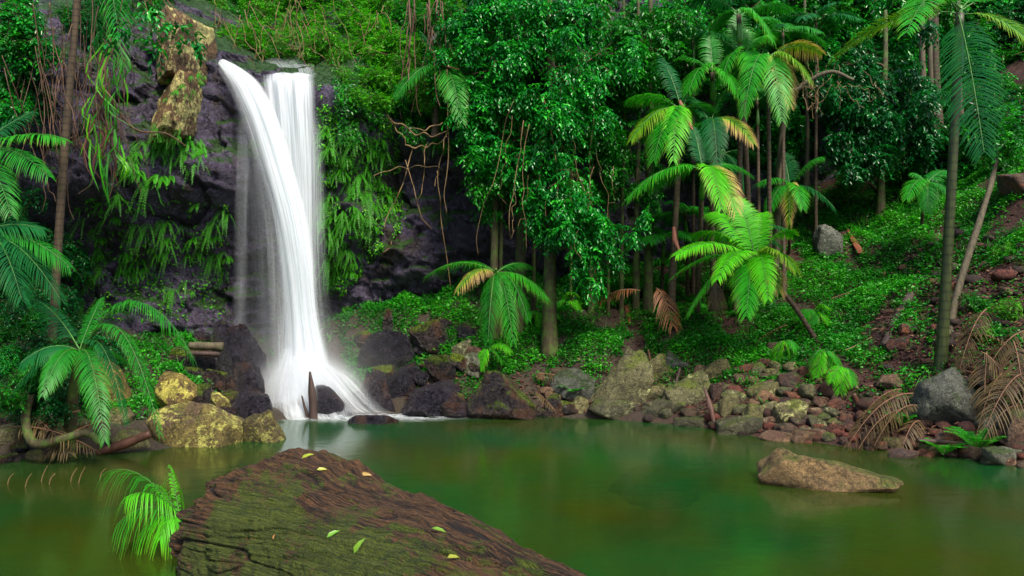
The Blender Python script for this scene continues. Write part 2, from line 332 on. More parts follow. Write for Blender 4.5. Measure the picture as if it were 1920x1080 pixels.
m = mat_rock('rubble', (.05, .016, .011), (.16, .055, .034), moss=(.03, .06, .005), moss_amt=.3, rough=.75, bump=.6); M['rubble'] = m; nt = m.node_tree; bs = nt.nodes['Principled BSDF']; src = bs.inputs['Base Color'].links[0].from_socket
nt.links.new(mixc(nt, 1.0, src, ramp(nt, N(nt, 'Attribute', attribute_name='rnd').outputs['Fac'], [(0, (.3, .45, .5)), (.4, (.55, .6, .6)), (.7, (1, .8, .75)), (1, (1.6, 1.1, 1))]), 'MULTIPLY'), bs.inputs['Base Color'])
M['tanrock'] = mat_rock('tanrock', (.06, .04, .018), (.21, .145, .07), moss=(.06, .085, .006), moss_amt=.38, rough=.75, bump=.9, patch=(.07, .035, .022), patch_amt=.35)
# ground: damp soil, red on the right-hand slope
m, nt, bs, out = newmat('soil'); M['soil'] = m; co = objco(nt); sx = N(nt, 'SeparateXYZ'); nt.links.new(co, sx.inputs[0])
n1 = noise(nt, 2.2, 8, .65, co); n2 = noise(nt, 22, 6, .7, co); n3 = noise(nt, .6, 3, .5, co)
c1 = ramp(nt, n2, [(.3, (.012, .008, .006)), (.7, (.06, .042, .025))]); c2 = ramp(nt, n2, [(.28, (.012, .004, .003)), (.55, (.045, .014, .010)), (.75, (.10, .036, .022))])
f = ramp(nt, math_(nt, 'ADD', math_(nt, 'MULTIPLY', sx.outputs[0], .14), math_(nt, 'MULTIPLY', n3, .5)), [(.45, 0.0), (.75, 1.0)])
c = mixc(nt, f, c1, c2); c = mixc(nt, ramp(nt, n1, [(.55, 0.0), (.68, .7)]), c, (.02, .07, .008))
bed = ramp(nt, n1, [(.3, (.10, .075, .02)), (.7, (.24, .14, .04))])
c = mixc(nt, ramp(nt, math_(nt, 'MULTIPLY_ADD', sx.outputs[2], 1.0), [(.0, 1.0), (.12, 0.0)]), c, bed)
nt.links.new(c, bs.inputs['Base Color']); bs.inputs['Roughness'].default_value = .85
b = N(nt, 'Bump', Strength=.8, Distance=.05); nt.links.new(math_(nt, 'ADD', n1, n2), b.inputs['Height']); nt.links.new(b.outputs[0], bs.inputs['Normal'])

# pool water: murky green body, silky surface
m, nt, bs, out = newmat('pool_water'); M['water'] = m; co = objco(nt)
mp = N(nt, 'Mapping'); nt.links.new(co, mp.inputs[0]); mp.inputs['Scale'].default_value = (1, 1.6, 1)
n1 = noise(nt, 3.0, 3, .5, mp.outputs[0]); n2 = noise(nt, .35, 3, .5, co)
df = N(nt, 'BsdfDiffuse'); nt.links.new(ramp(nt, n2, [(.38, (.005, .090, .017)), (.62, (.042, .064, .005))]), df.inputs[0])
tp = N(nt, 'BsdfTransparent'); tp.inputs[0].default_value = (.42, .58, .18, 1)
m1 = N(nt, 'MixShader', Fac=.5); nt.links.new(df.outputs[0], m1.inputs[1]); nt.links.new(tp.outputs[0], m1.inputs[2])
gl = N(nt, 'BsdfGlossy', Roughness=.15); gl.inputs[0].default_value = (1, 1, 1, 1)
fr = N(nt, 'Fresnel', IOR=1.37); b = N(nt, 'Bump', Strength=.09, Distance=.05); nt.links.new(n1, b.inputs['Height'])
nt.links.new(b.outputs[0], gl.inputs['Normal']); nt.links.new(b.outputs[0], fr.inputs['Normal'])
m2 = N(nt, 'MixShader'); nt.links.new(fr.outputs[0], m2.inputs[0]); nt.links.new(m1.outputs[0], m2.inputs[1]); nt.links.new(gl.outputs[0], m2.inputs[2]); nt.links.new(m2.outputs[0], out.inputs[0])

# falling water: white streaks of varying density along the flow
def mat_fall(name, su, sv, gain, lo, hi, sharp=1.0):
    m, nt, bs, out = newmat(name); au = N(nt, 'Attribute', attribute_name='u'); av = N(nt, 'Attribute', attribute_name='v'); aa = N(nt, 'Attribute', attribute_name='a')
    cb = N(nt, 'CombineXYZ'); nt.links.new(math_(nt, 'MULTIPLY', au.outputs['Fac'], su), cb.inputs[0]); nt.links.new(math_(nt, 'MULTIPLY', av.outputs['Fac'], sv), cb.inputs[1])
    n1 = noise(nt, 1.0, 4, .6, cb.outputs[0]); f = ramp(nt, n1, [(lo, 0.0), (hi, 1.0)])
    a = math_(nt, 'MULTIPLY', math_(nt, 'MULTIPLY', f, aa.outputs['Fac']), gain, True)
    bs.inputs['Base Color'].default_value = (.88, .94, 1.0, 1); bs.inputs['Roughness'].default_value = .6
    tl = N(nt, 'BsdfTranslucent'); tl.inputs[0].default_value = (.88, .94, 1.0, 1); mm = N(nt, 'MixShader', Fac=.35); nt.links.new(bs.outputs[0], mm.inputs[1]); nt.links.new(tl.outputs[0], mm.inputs[2])
    tr = N(nt, 'BsdfTransparent'); ms = N(nt, 'MixShader'); nt.links.new(a, ms.inputs[0]); nt.links.new(tr.outputs[0], ms.inputs[1]); nt.links.new(mm.outputs[0], ms.inputs[2]); nt.links.new(ms.outputs[0], out.inputs[0]); return m
M['fall'] = mat_fall('fall', 18, .4, 1.1, .17, .72)
M['veil'] = mat_fall('veil', 26, .3, .85, .22, .88)
M['foam'] = mat_fall('foam', 3, 3, 1.7, .05, .5)
M['foam_thin'] = mat_fall('foam_thin', 7, 22, .9, .35, .8)

# ------------------------------------------------------------------ terrain
GP = [(-3, 9, -1), (0, 10, -1.2), (3, 9, -1.0), (0, 12.5, -1), (4.5, 8, -.7), (-6, 8, -.45), (0, 5, -1), (5, 5, -.8), (-5, 5, -.35), (0, 2, -.8), (9, 4, .6), (-9, 5, -.3), (0, -4, -.3), (7.6, 7, -.1),
      (-6.9, 10.7, 0), (-6.2, 11.0, .0), (-5.04, 11.2, .0), (-3.3, 11.9, -.15), (-3.6, 13.0, -.3), (-4.4, 13.6, .1), (-3.3, 14.6, .1), (-2.6, 14.6, .05), (-1.5, 14.5, .05), (.38, 14.4, .02), (1.6, 14.0, .02), (3, 13.5, .03), (3.9, 12.2, .02), (4.9, 11.5, .02), (5.8, 11.1, .02), (6.6, 10.2, .02),
      (-12, 9, 1.0), (-12, 14, 2.5), (14, 10, 5), (14, 18, 8.6), (10, 8, 2.4), (16, 25, 11), (0, 25, 4), (8, 25, 7.5), (-12, 25, 3), (-6, 25, 3)]
for q in [(60, 720, 12.2), (60, 600, 13.8), (200, 700, 13), (250, 640, 14.6), (450, 715, 15), (560, 715, 15.2), (560, 650, 16.4), (700, 680, 15.3), (700, 590, 16.4), (850, 700, 15), (850, 560, 16.8),
          (1000, 710, 15), (1000, 600, 16.4), (1000, 545, 17.8), (1150, 650, 15.6), (1150, 570, 17.2), (1250, 530, 19), (1300, 660, 15.3), (1300, 710, 14.5), (1400, 600, 16), (1450, 710, 13.8), (1500, 500, 17.6),
          (1500, 420, 19.8), (1600, 600, 15), (1600, 450, 17.8), (1600, 330, 20.5), (1600, 745, 12.8), (1750, 700, 12.4), (1700, 600, 13.9), (1760, 450, 16.2), (1800, 350, 18.2), (1900, 600, 12.6), (1900, 450, 14.2), (1900, 340, 15.8), (1900, 760, 11.2), (1900, 150, 19.5)]:
    p = P(*q); GP.append(tuple(p))
GP = np.array(GP); gz0 = RBF(GP[:, :2], GP[:, 2])
def gz(x, y):
    x = np.asarray(x, float); y = np.asarray(y, float); z = gz0(x, y); q = np.stack([x, y, 0 * x], -1)
    return z + sstep(-.1, .6, z) * (fbm(q * 1.1, 3, 4) * .14 + fbm(q * 5, 8, 2) * .035) + fbm(q * .9, 4, 3) * .05
xs = np.linspace(-13, 15, 420); ys = np.r_[np.linspace(-5, 9, 60), np.linspace(9.05, 22, 260)]
X, Yg = np.meshgrid(xs, ys, indexing='ij'); Zg = gz(X, Yg); gT = G().add(np.stack([X, Yg, Zg], -1), gridf(len(xs), len(ys)))
# a far skirt so that the ground reaches on past the pool on every side
o = struct(obj('ground', gT, M['soil'], origin=(0, 0, 0), smooth=True))
BV_G = BVHTree.FromPolygons(gT.V().tolist(), gT.f[0].tolist())

# ------------------------------------------------------------------ cliff
CP = []
for q in [(50, 0, 14), (50, 200, 13.6), (50, 330, 13.5), (50, 385, 13.9), (50, 450, 14.9), (50, 650, 14.9), (-300, 100, 13), (-300, 500, 13.6), (-700, 200, 11.5), (-700, 500, 11.8),
          (200, 0, 14.3), (200, 150, 14), (200, 330, 13.9), (200, 365, 14.1), (200, 430, 15), (200, 600, 15.2), (290, 50, 14.8), (290, 250, 14.4), (330, 350, 14.3), (330, 385, 14.7), (330, 440, 15.4), (330, 600, 15.7),
          (395, 90, 15.2), (395, 200, 14.9), (410, 350, 15.0), (410, 390, 15.5), (420, 440, 16), (420, 600, 16.4), (450, 130, 15.4), (450, 200, 15.6), (480, 142, 15.5), (480, 250, 15.9), (480, 400, 16.2), (480, 560, 16.8), (480, 660, 17),
          (540, 148, 15.6), (560, 200, 15.9), (560, 400, 16.3), (560, 560, 16.9), (560, 680, 17), (605, 150, 15.6), (605, 220, 15.6), (605, 400, 16.1),
          (480, 110, 17.0), (540, 110, 17.2), (500, 70, 18.6), (500, 0, 20.5), (420, 60, 17), (400, 0, 18.5), (620, 135, 16.2), (640, 160, 15.6), (650, 250, 15.6), (650, 380, 15.9), (650, 500, 16.6), (650, 560, 16.9), (650, 60, 18), (650, 0, 19.5),
          (760, 100, 17.2), (760, 200, 16.4), (760, 265, 16.2), (760, 300, 17.1), (760, 360, 17.2), (760, 420, 16.6), (760, 500, 16.6), (760, 545, 17.4), (760, 0, 19),
          (860, 100, 17.4), (860, 230, 16.6), (860, 300, 16.7), (860, 345, 17.6), (860, 430, 17.2), (860, 500, 17.3), (860, 545, 18.2), (950, 100, 17.8), (950, 290, 17.1), (950, 345, 18), (950, 450, 18), (950, 545, 18.8),
          (1100, 80, 18.4), (1100, 300, 18.2), (1100, 360, 18.8), (1100, 450, 18.8), (1100, 550, 19.4), (1250, 80, 19), (1250, 300, 19), (1250, 400, 19.6), (1250, 540, 20.4), (1450, 50, 20), (1450, 250, 20), (1450, 440, 20.8),
          (1600, 50, 21), (1600, 330, 21.2), (1800, 50, 22), (1800, 330, 22), (1950, 100, 22.5), (2300, 100, 22.5), (2300, 500, 22)]:
    CP.append(P(*q))
for x in (-12, -8, -4, -1, 3, 8, 14): CP.append(np.array([x, 22.0 if x > -7 else 17.5, 14.0]))
for x in (-10, -6, -3.5, -1, 2, 6): CP.append(np.array([x, [14.5, 15.2, 17, 17.5, 19.6, 21][[-10, -6, -3.5, -1, 2, 6].index(x)], -1.0]))
CP = np.array(CP); cy0 = RBF(CP[:, [0, 2]], CP[:, 1], .03)
def cy(x, z):
    x = np.asarray(x, float); z = np.asarray(z, float); q = np.stack([x, z * 1.5, 0 * x], -1); y = cy0(x, z)
    w = q + np.stack([fbm(q * 1.2, 31, 3), fbm(q * 1.2, 41, 3), 0 * x], -1) * .35
    d, e, r = worley(w * np.array([.75, .62, 1]), 5); d2, e2, r2 = worley(w * 2.1, 9)
    a = 1 - .8 * sstep(-4.2, -3.9, x) * (1 - sstep(-2.7, -2.45, x)) * sstep(5.6, 6.3, z)
    return y + a * ((r - .5) * .38 + .10 * (1 - sstep(0, .13, e)) + (r2 - .5) * .12 + .04 * (1 - sstep(0, .12, e2)) + fbm(q * 1.3, 50, 5) * .16 + fbm(q * 9, 61, 3) * .03)
xs = np.linspace(-14, 15, 620); zs = np.linspace(-1.0, 14, 330); X, Zc = np.meshgrid(xs, zs, indexing='ij'); Yc = cy(X, Zc)
gC = G().add(np.stack([X, Yc, Zc], -1), gridf(len(xs), len(zs))[:, ::-1])
struct(obj('cliff_terrain', gC, M['cliff'], origin=(0, 0, 0)))
BV_C = BVHTree.FromPolygons(gC.V().tolist(), gC.f[0].tolist())
def hit(px, py, bv, back=0.0):
    d = Vector(P(px, py, 1.0) - np.array([0, 0, CAMZ])).normalized(); h = bv.ray_cast(Vector((0, 0, CAMZ)), d)
    return None if h[0] is None else np.array(h[0] - d * back)
def hit_any(px, py, back=0.0):
    a = hit(px, py, BV_G, back); b = hit(px, py, BV_C, back)
    if a is not None and b is not None: return a if a[1] < b[1] else b
    return a if a is not None else b

# unseen steep bank added behind the viewer to block low sky light and darken recesses
a_ = np.linspace(math.radians(-178), math.radians(-2), 90); h_ = np.linspace(0, 1, 24); A_, H_ = np.meshgrid(a_, h_, indexing='ij'); rr_ = 10.5 + 6 * H_ ** 1.3 + 1.2 * fbm(np.stack([np.cos(A_) * 4, np.sin(A_) * 4, H_ * 4], -1), 90, 4)
g = G().add(np.stack([np.cos(A_) * rr_ * 1.25, 4 + np.sin(A_) * rr_, -.6 + 13 * H_], -1), gridf(90, 24))
M['bank'] = mat_rock('bank', (.010, .012, .006), (.04, .04, .02), moss=(.012, .05, .006), moss_amt=.7, rough=.9, scale=.5)
struct(obj('unseen_shade_terrain', g, M['bank'], origin=(0, 0, 0), smooth=True))
# pool
g = G(); xs = np.linspace(-13, 13, 60); ys = np.linspace(-5, 17.5, 60); X, Yw = np.meshgrid(xs, ys, indexing='ij'); g.add(np.stack([X, Yw, 0 * X], -1), gridf(60, 60))
struct(obj('water', g, M['water'], origin=(0, 0, 0), smooth=True))

# ------------------------------------------------------------------ rocks
def icos(n):
    import bmesh
    bm = bmesh.new(); bmesh.ops.create_icosphere(bm, subdivisions=n, radius=1); v = np.array([x.co[:] for x in bm.verts]); f = np.array([[y.index for y in x.verts] for x in bm.faces]); bm.free(); return v, f
ICO = {n: icos(n) for n in (2, 3, 4, 5, 6)}
def rockgeo(seed, res=4, planes=10, taper=0.0, shear=0.0, rough=.085, boxy=.35, plo=.72):
    rs = np.random.RandomState(seed); d, f = ICO[res]; n = nrm(rs.normal(size=(planes, 3)) * [1, 1, .8])
    ax = nrm(np.vstack([np.eye(3), -np.eye(3)]) + rs.normal(size=(6, 3)) * .22); n = np.vstack([n, ax])
    h = np.r_[rs.uniform(plo, plo + .3, planes), rs.uniform(.72, .9, 6) + (1 - boxy) * .2]
    a = d @ n.T; rr = np.where(a > .05, h / np.maximum(a, .05), 9.0); k = 46.0
    r = -np.log(np.exp(-k * np.minimum(rr, 3)).sum(1)) / k; v = d * r[:, None]
    o = rs.uniform(0, 50, 3); v = v * (1 + rough * fbm(v * 2.2 + o, seed, 4) + .35 * rough * fbm(v * 9 + o, seed + 5, 3))[:, None]
    lo, hi = v.min(0), v.max(0); v = (v - (lo + hi) / 2) / ((hi - lo) / 2)
    z = v[:, 2].copy(); v[:, 0] = v[:, 0] * (1 - taper * (z * .5 + .5)) + shear * (z * .5 + .5); v[:, 1] *= (1 - taper * .6 * (z * .5 + .5))
    v[:, 0] = (v[:, 0] - v[:, 0].min()) / np.ptp(v[:, 0]) * 2 - 1
    return v, f
def rock(x0, y0, x1, y1, label, mat, seed, Y=None, taper=0.1, shear=0.0, sink=.2, depth=.8, name='boulder', group=None, res=4, rot=None, cat='rock', rough=.06, planes=10):
    if Y is None:
        h = hit((x0 + x1) / 2, y1 - 4, BV_G); Y = 14.3 if h is None else h[1]
        if h is not None and h[2] < 0: Y = CAMZ * FPX / (y1 - 2 - 540)
        Y += (x1 - x0) / 2 / FPX * Y * depth * .55
    hm = hit((x0 + x1) / 2, (y0 + y1) / 2, BV_G)
    if hm is not None and hm[2] > 0 and hm[1] - .08 < Y: Y = hm[1] - .08
    a = P(x0, y0, Y); b = P(x1, y1, Y); rx = (b[0] - a[0]) / 2; rz = (a[2] - b[2]) / 2; z0 = b[2] - 2 * rz * sink
    v, f = rockgeo(seed, res, planes, taper, shear, rough); hz = (a[2] - z0) / 2
    c = np.array([(a[0] + b[0]) / 2, Y, z0 + hz]); v = v * [rx, max(rx * depth, .05), hz] + c
    g = G().add(v, f); o = obj(name, g, M[mat], smooth=False); tag(o, label, cat, group); return o

R = [  # left bank and fall
 (276, 752, 472, 856, 'large lichen-crusted yellow boulder at the left water edge beside the reddish plank', 'yellowrock', 11, dict(Y=11.9, taper=.3, shear=.1, res=5, depth=.7)),
 (455, 768, 542, 838, 'smaller yellow boulder with a pointed right end, touching the water before the waterfall', 'yellowrock', 12, dict(Y=12.0, taper=.45, shear=-.3, depth=.7)),
 (288, 696, 376, 760, 'yellowish flat-topped rock behind the largest yellow boulder', 'yellowrock', 13, dict(Y=12.7)),
 (158, 666, 245, 790, 'orange-yellow tall rock behind the left palm fronds', 'yellowrock', 14, dict(Y=12.6, taper=.3)),
 (384, 736, 432, 772, 'little mossy yellow rock wedged in the dark wet pile left of the fall', 'yellowrock', 15, dict(Y=13.4, taper=.3)),
 (395, 606, 502, 735, 'tall pointed black wet rock left of the fall with mist on its face', 'wet', 16, dict(Y=14.9, taper=.6, shear=-.25, res=5)),
 (335, 660, 412, 730, 'brown-black wet rock under the grey log left of the fall', 'wetmoss', 17, dict(Y=14.5)),
 (378, 690, 440, 745, 'wet dark rock in the middle of the pile left of the fall', 'wetmoss', 18, dict(Y=14.1, taper=.2)),
 (436, 678, 502, 745, 'purple-black wet rock right against the foam, left of the fall', 'wet', 19, dict(Y=14.3, taper=.2)),
 (420, 733, 513, 790, 'low glossy black rock at the left foot of the foam', 'wet', 20, dict(Y=13.6, taper=.3, shear=.2)),
 (330, 720, 395, 775, 'dark rock in shade behind the large yellow boulder', 'wetmoss', 21, dict(Y=13.0)),
 # in the foam
 (588, 722, 660, 786, 'black wet rock poking out of the foam right of the upright plank', 'wet', 22, dict(Y=14.25, taper=.55, shear=-.5)),
 (630, 730, 692, 762, 'rounded rock half veiled by foam behind the upright plank', 'wet', 23, dict(Y=14.8, taper=.3)),
 (652, 776, 748, 802, 'low dark rock alone in the pool just before the foam', 'wet', 24, dict(Y=13.6, taper=.35, depth=.6)),
 (540, 740, 582, 785, 'small foam-covered rock left of the upright plank', 'wet', 25, dict(Y=14.4, taper=.4)),
 # right of the fall
 (672, 618, 782, 690, 'broad black wet boulder at the top of the pile right of the fall', 'wet', 26, dict(Y=15.6, taper=.15, res=5)),
 (766, 598, 850, 668, 'dark boulder with a mossy right side below the green ground cover', 'wetmoss', 27, dict(Y=15.7, taper=.25)),
 (714, 578, 737, 628, 'slim upright stone standing on top of the dark pile', 'wetmoss', 28, dict(Y=16.0, taper=.4)),
 (796, 664, 858, 724, 'round brown-black rock with a mossy top in the dark pile', 'wetmoss', 29, dict(Y=15.0, taper=.2)),
 (700, 678, 800, 745, 'slanted dark slab in the middle of the pile right of the fall', 'wet', 30, dict(Y=15.1, taper=.3, shear=.4)),
 (674, 698, 746, 764, 'grey misted rock at the right edge of the foam', 'wet', 31, dict(Y=14.7, taper=.35)),
 (776, 696, 806, 722, 'fist-shaped small dark rock between the slanted slab and the round rock', 'wet', 32, dict(Y=14.8)),
 (738, 712, 892, 776, 'long low ribbed black rock along the waterline right of the fall', 'wet', 33, dict(Y=14.6, taper=.15, res=5)),
 (816, 752, 882, 778, 'small flat wet rock at the waterline before the triangular boulder', 'wet', 34, dict(Y=14.2, taper=.2)),
 (872, 692, 1010, 786, 'triangular dark boulder with a yellow lichen patch at the pool edge', 'wetmoss', 35, dict(Y=14.3, taper=.62, shear=-.35, res=5)),
 (846, 634, 884, 676, 'mossy brown rock on the bank above the triangular boulder', 'mossrock', 36, dict(Y=15.5)),
 (862, 660, 904, 700, 'small grey rock behind the triangular boulder', 'greyrock', 37, dict(Y=15.2)),
 (872, 648, 912, 690, 'rusty brown rock in the ground cover above the triangular boulder', 'brownrock', 38, dict(Y=15.4)),
 # middle shore
 (1086, 648, 1220, 768, 'large angular mossy boulder with a pale face, biggest on the middle shore', 'mossrock', 39, dict(Y=14.6, taper=.62, shear=.42, res=5, depth=.9, planes=7, rough=.07)),
 (1100, 746, 1194, 778, 'mossy slab lying under the large angular boulder', 'mossrock', 40, dict(Y=14.2, taper=.2)),
 (1196, 664, 1264, 724, 'mossy rock leaning on the right side of the large angular boulder', 'mossrock', 41, dict(Y=15.0, taper=.2)),
 (1243, 656, 1292, 692, 'pale rounded rock at the edge of the ground cover', 'greyrock', 42, dict(Y=15.4, taper=.2)),
 (1194, 746, 1268, 788, 'yellow-green flat rock at the waterline, middle shore', 'mossrock', 43, dict(Y=14.1, taper=.25)),
 (1242, 694, 1334, 792, 'tall square mossy boulder right of the large angular one', 'mossrock', 44, dict(Y=14.1, taper=.15, res=5)),
 (1195, 722, 1248, 752, 'small mossy rock in the gap between the two largest shore boulders', 'mossrock', 45, dict(Y=14.5)),
 (1262, 778, 1330, 802, 'flat rock half under water below the tall square boulder', 'mossrock', 46, dict(Y=13.4, taper=.2)),
 (1030, 690, 1120, 748, 'grey slab in brown litter left of the large angular boulder', 'greyrock', 47, dict(Y=14.9, taper=.2)),
 (1020, 740, 1062, 784, 'small dark stone at the waterline right of the triangular boulder', 'wetmoss', 48, dict(Y=14.3)),
 (1070, 742, 1104, 772, 'small stone with green sprigs left of the mossy slab', 'mossrock', 49, dict(Y=14.3)),
 (1312, 670, 1380, 720, 'mossy grey boulder below the lime palm', 'mossrock', 50, dict(Y=14.6, taper=.15)),
 (1340, 782, 1430, 828, 'mossy flat-topped boulder jutting into the water, middle right', 'mossrock', 51, dict(Y=12.7, taper=.2)),
 (1384, 756, 1448, 800, 'mossy boulder behind the one jutting into the water', 'mossrock', 52, dict(Y=13.2)),
 (1448, 748, 1518, 806, 'round mossy boulder among small red stones', 'mossrock', 53, dict(Y=13.0, taper=.15)),
 (1396, 714, 1478, 760, 'broad mossy block above the round boulder', 'mossrock', 54, dict(Y=13.7)),
 (1342, 738, 1392, 788, 'mossy boulder beside the bark strip on the shore', 'mossrock', 55, dict(Y=13.4)),
 (1330, 716, 1362, 752, 'small brown stone between two mossy boulders', 'brownrock', 56, dict(Y=13.9)),
 (1452, 696, 1516, 732, 'red flat stone above the broad mossy block', 'redrock', 57, dict(Y=13.9, taper=.2)),
 (1436, 640, 1470, 668, 'brown stone at the edge of the ground cover below the lime palm', 'brownrock', 58, dict(Y=14.8)),
 (1394, 676, 1440, 706, 'red-brown stone on the slope left of the red flat stone', 'redrock', 59, dict(Y=14.4)),
 (1424, 808, 1494, 830, 'pale pink flat stone at the waterline', 'brownrock', 60, dict(Y=12.5, taper=.2)),
 (1478, 802, 1518, 828, 'small red stone at the waterline right of the pale flat one', 'redrock', 61, dict(Y=12.4)),
 (1508, 804, 1548, 828, 'second small red stone at the waterline, nearer the dead frond pile', 'redrock', 62, dict(Y=12.4)),
 (1512, 776, 1552, 806, 'dull green stone among the red rubble', 'mossrock', 63, dict(Y=12.9)),
 (1546, 792, 1578, 822, 'red stone touching the dead frond pile', 'redrock', 64, dict(Y=12.5)),
 # right bank
 (1706, 688, 1834, 818, 'big round grey boulder at the foot of the right palm', 'greyrock', 71, dict(Y=11.75, taper=.25, shear=.05, res=5, depth=.9, sink=.12, rough=.05, planes=20)),
 (1660, 840, 1724, 868, 'smooth orange stone in shallow water below the big grey boulder', 'redrock', 66, dict(Y=10.9, taper=.2)),
 (1722, 832, 1762, 858, 'greenish stone beside the orange one in the shallows', 'mossrock', 67, dict(Y=11.0)),
 (1838, 838, 1922, 876, 'grey-green rock at the right water edge beside the bright fern', 'greyrock', 68, dict(Y=10.6)),
 (1872, 766, 1960, 846, 'brown boulder cut by the right frame edge under dead fronds', 'brownrock', 69, dict(Y=10.9)),
 (1828, 770, 1876, 812, 'grey rock between the big boulder and the brown one', 'greyrock', 70, dict(Y=11.3)),
 (1744, 806, 1800, 836, 'flat stone under the big grey boulder', 'redrock', 71, dict(Y=11.2)),
 (1660, 634, 1694, 660, 'orange-red stone on the bare red slope', 'redrock', 72, dict(Y=13.3)),
 (1684, 606, 1712, 628, 'red stone beside the dark leaning log on the slope', 'redrock', 73, dict(Y=13.6)),
 (1815, 606, 1848, 632, 'tan stone on the red soil right of the palm trunk', 'brownrock', 74, dict(Y=12.9)),
 (1772, 492, 1804, 512, 'flat brick-red stone beside the palm trunk on the slope', 'redrock', 75, dict(Y=15.0)),
 (1876, 322, 1960, 364, 'large brick-red rock at the right edge of the upper slope', 'redrock', 76, dict(Y=15.3, taper=.2)),
 (1905, 195, 1960, 240, 'red rock showing through foliage at the right edge, high up', 'redrock', 78, dict(Y=17.5)),
 (1528, 420, 1580, 474, 'dark grey-green rock in the ground cover behind the lime palm', 'greyrock', 79, dict(Y=17.6, taper=.1)),
 (1640, 700, 1690, 724, 'brown stone below the bare red slope', 'brownrock', 80, dict(Y=12.7)),
]
for x0, y0, x1, y1, lab, mt, sd_, kw in R: rock(x0, y0, x1, y1, lab, mt, sd_, **kw)
rk = np.random.RandomState(660); PROTO_R = {}
def packed(poly, n, mats, size, label, group, mind, seed0, taken):
    poly = np.array(poly, float); lo, hi = poly.min(0), poly.max(0); k = 0; tr = 0
    while k < n and tr < n * 80:
        tr += 1; x, y = lo + rk.rand(2) * (hi - lo); ins = False; j = len(poly) - 1
        for i in range(len(poly)):
            if (poly[i, 1] > y) != (poly[j, 1] > y) and x < (poly[j, 0] - poly[i, 0]) * (y - poly[i, 1]) / (poly[j, 1] - poly[i, 1]) + poly[i, 0]: ins = not ins
            j = i
        if not ins or any((a - x) ** 2 + ((b - y) * 1.4) ** 2 < mind ** 2 for a, b in taken): continue
        h = hit(x, y, BV_G)
        if h is None or h[2] < -.05: continue
        taken.append((x, y)); w = rk.uniform(*size) / FPX * h[1]; v, f = rockgeo(seed0 + k, 3, 9, rk.uniform(0, .25), rk.uniform(-.1, .1), .07); an = rk.rand() * 6.28; Rm = np.array([[math.cos(an), math.sin(an), 0], [-math.sin(an), math.cos(an), 0], [0, 0, 1]])
        v = (v * [w / 2, w / 2 * rk.uniform(.7, 1), w / 2 * rk.uniform(.55, .8)]) @ Rm + h + [0, 0, w * .12]; tag(obj('stone', G().add(v, f), M[mats[rk.randint(len(mats))]]), label, 'stone', group); k += 1
tk = []
packed([(1195, 735), (1300, 690), (1420, 690), (1530, 735), (1540, 825), (1430, 822), (1330, 790), (1200, 775)], 30, ['mossrock', 'mossrock', 'mossrock', 'brownrock'], (26, 46), 'mossy stone packed among the boulders of the middle right shore', 'mossy stones packed on the shore', 26, 700, tk)
packed([(1380, 680), (1560, 700), (1600, 830), (1500, 832), (1440, 760)], 42, ['redrock', 'redrock', 'brownrock', 'mossrock'], (20, 44), 'red-brown stone in the rubble left of the dead frond pile', 'red-brown stones of the rubble', 17, 760, tk)
packed([(1660, 500), (1900, 440), (1900, 640), (1700, 680), (1640, 650)], 15, ['redrock', 'brownrock'], (14, 30), 'reddish stone on the bare slope around the right palm trunk', 'reddish stones on the bare slope', 26, 820, tk)
packed([(1010, 700), (1100, 690), (1095, 775), (1015, 782)], 12, ['mossrock', 'wetmoss', 'brownrock'], (18, 42), 'small stone on the shore between the triangular and the angular boulder', 'small stones of the middle shore', 20, 850, tk)
packed([(660, 640), (870, 610), (900, 720), (860, 760), (700, 760)], 20, ['wet', 'wetmoss'], (26, 56), 'small dark wet stone filling the pile right of the fall', 'dark wet stones right of the fall', 28, 870, tk)
packed([(330, 640), (430, 620), (500, 740), (420, 790), (340, 760)], 16, ['wet', 'wetmoss'], (30, 60), 'small dark wet stone filling the pile left of the fall', 'dark wet stones left of the fall', 28, 900, tk)
packed([(1600, 820), (1900, 830), (1920, 880), (1760, 862), (1620, 848)], 22, ['redrock', 'brownrock', 'mossrock'], (18, 44), 'small stone at the right water edge', 'small stones at the right water edge', 20, 930, tk)
packed([(0, 790), (230, 770), (270, 840), (0, 880)], 16, ['wetmoss', 'mossrock'], (30, 70), 'dark mossy stone at the left water edge under the palm', 'stones at the left water edge', 34, 960, tk)
# the flat rock out in the pool: a tapering slab, high at the left end
v, f = rockgeo(91, 6, 11, 0, 0, .05); x = v[:, 0].copy(); v[:, 2] = np.where(v[:, 2] > 0, v[:, 2] * (0.16 + .48 * (1 - x) + .62 * np.exp(-((x + .68) / .2) ** 2)), v[:, 2] * .6)
v[:, 2] += .03 * fbm(v * [3, 3, 1] + 4, 77, 4); c = P(1552, 893, 9.3); v = v * [.80, .32, .42]; ang = -.22; v[:, :2] = v[:, :2] @ np.array([[math.cos(ang), math.sin(ang)], [-math.sin(ang), math.cos(ang)]]); v += [c[0], c[1], .04]
tag(obj('pool_rock', G().add(v, f), M['tanrock']), 'tan wedge-shaped rock lying alone in the pool on the right', 'rock')
for i, (px, py, w, Y) in enumerate([(1300, 835, 75, 12.3), (1240, 868, 90, 11.5), (400, 900, 100, 9.8)]):
    v, f = rockgeo(95 + i, 4); c = P(px, py, 3434 / (py - 540)); tag(obj('sunken_rock', G().add(v * [w / FPX * Y, w / FPX * Y * .7, .25] + [c[0], c[1], -.27], f), M['redrock']), ['rusty sunken rock glimpsed under water before the square boulder', 'second sunken rock, nearer, out from the middle shore', 'sunken brown rock off the yellow boulders'][i], 'rock')

